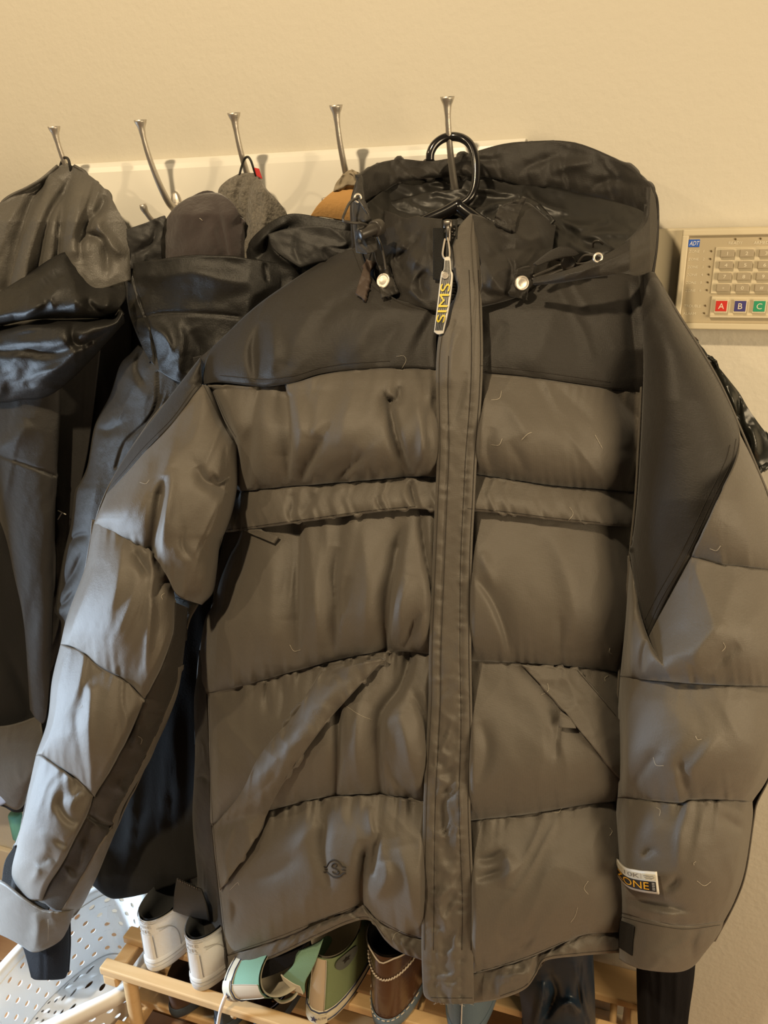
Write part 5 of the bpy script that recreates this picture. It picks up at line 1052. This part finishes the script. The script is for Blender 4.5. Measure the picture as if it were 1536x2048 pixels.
# brown leather shoe
M_BROWN = mat('brown_leather', (.075, .034, .018), .26, spec=.6, coat=.3, bump=[(60, .0008, 3)], var=.12); M_CORD = mat('pale_cord', (.60, .52, .42), .7); M_BLUE = mat('blue_grey_leather', (.12, .17, .22), .5, bump=[(80, .0006, 3)])
r, sf, so = shoe('leather_shoe', 'glossy brown leather shoe with pale cord stitching, notched at the heel', 764, 2064, ZT, -.04, .27, .104, .175, .165, M_BROWN, M_LINING, M_BLUE, heelw=.90, hs=.030, colw=.44, yopen=.27)
for k in range(30):
    a0 = -1.35+2.7*k/30; f_ = lambda a: .50+.10*abs(a)**1.3
    V, Fc = tube_geo([sf(a0, f_(a0)-.012, .0016), sf(a0+.045, f_(a0+.045), .003), sf(a0+.09, f_(a0+.09)+.012, .0016)], .0014, 6); mesh_obj('cord_stitch', V, Fc, M_CORD, r)
for k in range(16):
    a0 = -1.2+2.4*k/16; V, Fc = tube_geo([so(a0, .030, .001), so(a0+.09, .030, .001)], .0011, 6); mesh_obj('sole_stitch', V, Fc, M_CORD, r)
line(sf, [(-1.5, .985), (-.6, .985), (-.25, .86), (0, .80), (.25, .88), (.6, .985), (1.5, .985)], .0014, M_CORD, 'edge_binding', r, .002)
keepworld(r)
# cork sandals behind it
M_CORK = mat('cork', (.42, .25, .11), .9, bump=[(160, .003, 4)], var=.35, varscale=140); M_TEAL = mat('dark_teal_strap', (.02, .035, .04), .5)
def sandal(px, py, z, rotz, label, tilt=.0):
    pos = Vector(atz(px, py, z)); r = empty('cork_sandal', tuple(pos), label, 'sandal', 'cork sandals'); n = 40
    th = np.linspace(0, 2*np.pi, n, endpoint=False); ox = .046*np.cos(th)*(1+.12*np.sin(th)); oy = .13+.13*np.sin(th)
    q = np.array(Matrix.Rotation(rotz, 3, 'Z') @ Matrix.Rotation(tilt, 3, 'X'))
    def g(rows, nm, m): R_ = np.array(rows); return grid_mesh(nm, (R_.reshape(-1, 3)@q.T+np.array(pos)).reshape(R_.shape), m, r, True)
    f = lambda k, z_: np.stack([ox*k, .13+(oy-.13)*k, np.full(n, z_)], 1)
    g([f(1.04, 0), f(1.06, .004), f(1.06, .016), f(1.03, .018)], 'sole', M_TEAL)
    g([f(1.0, .016), f(1.03, .03), f(1.0, .042), f(.93, .044), f(.85, .036), f(.5, .032), f(.01, .032)], 'footbed', M_CORK)
    st = []
    for t in np.linspace(0, 1, 16):
        a = t*np.pi; st.append(np.array([[-.05*math.cos(a), y, .03+.045*math.sin(a)] for y in np.linspace(.12, .2, 6)]))
    P = np.array(st); o = grid_mesh('strap', (P.reshape(-1, 3)@q.T+np.array(pos)).reshape(P.shape), M_TEAL, r); m = o.modifiers.new('s', 'SOLIDIFY'); m.thickness = .003
    keepworld(r)
sandal(810, 1972, ZT, .12, 'cork sandal with dark teal strap just left of the placket end')
sandal(735, 1888, ZT+.0, .12, 'cork sandal with dark teal strap half hidden above the olive high-top')
# blue-grey shoe at the bottom edge under the placket
r, sf, so = shoe('slip_on_shoe', 'blue-grey slip-on shoe with black inside under the placket', 922, 2088, ZT, .02, .28, .105, .105, .11, mat('blue_grey_knit', (.10, .16, .22), .75, sheen=.2, bump=[(300, .0006, 2)]), M_LINING, M_BLUE, heelw=.9, colw=.46, yopen=.27)
line(sf, [(-2.6, .99), (-1.3, .99), (0, .99), (1.3, .99), (2.6, .99)], .003, bpy.data.materials['blue_grey_knit'], 'collar_rim', r, .001); line(sf, [(-.02, .02), (-.02, .96)], .0012, M_LACE, 'heel_seam', r, .001); keepworld(r)
# shoes on the lower tier
for (px, py, rz, nm, lab_, mu) in ((345, 2068, -.2, 'clog', 'brown clog with dark blue edge on the lower tier at the left', mat('brown_suede', (.10, .055, .035), .8)), (520, 2110, 0, 'black_shoe', 'black shoe on the lower tier below the mint high-tops', M_LINING), (440, 2100, 0, 'grey_shoe', 'dark grey shoe on the lower tier by the pink lace', M_DLIN)):
    r, sf, so = shoe(nm, lab_, px, py-30, .010, rz, .27, .095, .075, .09, mu, mat(nm+'_inside', (.07, .04, .028), .8), mat(nm+'_sole', (.04, .055, .075), .6), colw=.42); keepworld(r)
# pale shoe at the right end
r, sf, so = shoe('white_shoe', 'cream shoe seen through the right end of the rack', 1196, 2018, ZT-.165, 0, .10, .07, .05, .06, M_CREAM, M_CAN, M_WSOLE); keepworld(r)

# ================================================================== laundry basket
lbk = empty('laundry_basket', tuple(atz(90, 1960, .06)), 'white plastic laundry basket with round holes on the floor at the left', 'basket')
M_BSK = mat('white_plastic', (.88, .88, .87), .35)
ZR = .10
rim_px = [(-30, 1985), (20, 1925), (75, 1868), (150, 1808), (215, 1772), (262, 1778), (284, 1815), (286, 1880), (272, 1935), (234, 1974), (152, 2013), (70, 2052), (-20, 2098), (-100, 2145), (-160, 2150), (-150, 2095), (-95, 2040)]
nr = 96
rc = curve([tuple(atz(x, y, ZR)[:2]) for x, y in rim_px+[rim_px[0]]], nr+1)[:nr]
ctr = rc.mean(0)
bot = ctr+(rc-ctr)*.80
ZB0 = -.075
def loop(t):  # t 0 rim .. 1 bottom
    return np.column_stack([rc+(bot-rc)*t, np.full(nr, ZR+(ZB0-ZR)*t)])
def holed(fn, nu, nv, rad, name, stag=True):
    b = MB(); k = 12
    a = np.linspace(0, 2*np.pi, k, endpoint=False)-np.pi*.75
    sq = []
    for t in a:
        c_, s_ = math.cos(t), math.sin(t); m_ = max(abs(c_), abs(s_)); sq.append((.5*c_/m_, .5*s_/m_))
    for j in range(nv):
        for i in range(nu):
            o_ = .5*(j % 2) if stag else 0
            V = [fn((i+.5+o_+x)/nu, (j+.5+y)/nv) for x, y in sq]+[fn((i+.5+o_+rad[0]*math.cos(t))/nu, (j+.5+rad[1]*math.sin(t))/nv) for t in a]
            b.add(V, [(q_, (q_+1) % k, k+(q_+1) % k, k+q_) for q_ in range(k)])
    return b.build(name, M_BSK, lbk, False)
def wall_fn(u, v):
    u = (u % 1)*nr; i = int(u) % nr; f = u-int(u); L0 = loop(.10+.82*v); return L0[i]*(1-f)+L0[(i+1) % nr]*f
w_ = holed(wall_fn, 32, 5, (.20, .17), 'basket_wall'); m = w_.modifiers.new('s', 'SOLIDIFY'); m.thickness = .0025
def floor_fn(u, v):
    x, y = 2*u-1, 2*v-1
    x = np.clip(x, -1, 1)
    d = np.array([x*math.sqrt(max(0, 1-y*y/2)), y*math.sqrt(max(0, 1-x*x/2))]); r_ = np.linalg.norm(d); a_ = math.atan2(d[1], d[0])
    return floor_pt(a_, r_)
ang = np.arctan2(*(bot-ctr).T[::-1]); od = np.argsort(ang)
def floor_pt(a_, r_):
    rr_ = np.interp(a_, ang[od], np.linalg.norm(bot-ctr, axis=1)[od], period=2*np.pi)
    return np.array([ctr[0]+math.cos(a_)*rr_*r_, ctr[1]+math.sin(a_)*rr_*r_, ZB0+.012])
w2 = holed(floor_fn, 10, 7, (.18, .18), 'basket_floor', False); m = w2.modifiers.new('s', 'SOLIDIFY'); m.thickness = .0025
rows = []
def off(k, z):
    d = rc-ctr; nrm = d/np.linalg.norm(d, axis=1)[:, None]; return np.column_stack([rc+nrm*k, np.full(nr, z)])
rows = [loop(.10), off(-.002, ZR-.006), off(0, ZR), off(.006, ZR+.003), off(.016, ZR+.003), off(.021, ZR-.002), off(.021, ZR-.028), off(.018, ZR-.029), off(.018, ZR-.003)]
grid_mesh('rim', np.array(rows), M_BSK, lbk, True)
lw_ = [loop(.92), loop(1.0), np.column_stack([ctr+(bot-ctr)*.99, np.full(nr, ZB0+.010)])]
grid_mesh('base_edge', np.array(lw_), M_BSK, lbk, True)
ft = [loop(.98), np.column_stack([ctr+(bot-ctr)*.97, np.full(nr, FZ+.005)]), np.column_stack([ctr+(bot-ctr)*.93, np.full(nr, FZ+.005)])]
grid_mesh('foot_ring', np.array(ft), M_BSK, lbk, True)
keepworld(lbk)
# teal cap on the floor by the wall
p = at(32, 1640, -.04)
o = grid_mesh('bottle_cap', np.array([[(p[0]+r_*math.cos(t), p[1]+r_*math.sin(t), p[2]+z_) for t in np.linspace(0, 2*np.pi, 24, endpoint=False)] for r_, z_ in ((.001, .02), (.014, .02), (.016, .016), (.016, -.05), (.012, -.055), (.012, FZ-p[2]), (.001, FZ-p[2]))][::-1]), mat('teal_plastic', (.16, .46, .36), .4), None, True)
tag(o, 'teal plastic bottle by the wall, left of the puffer sleeve', 'bottle')
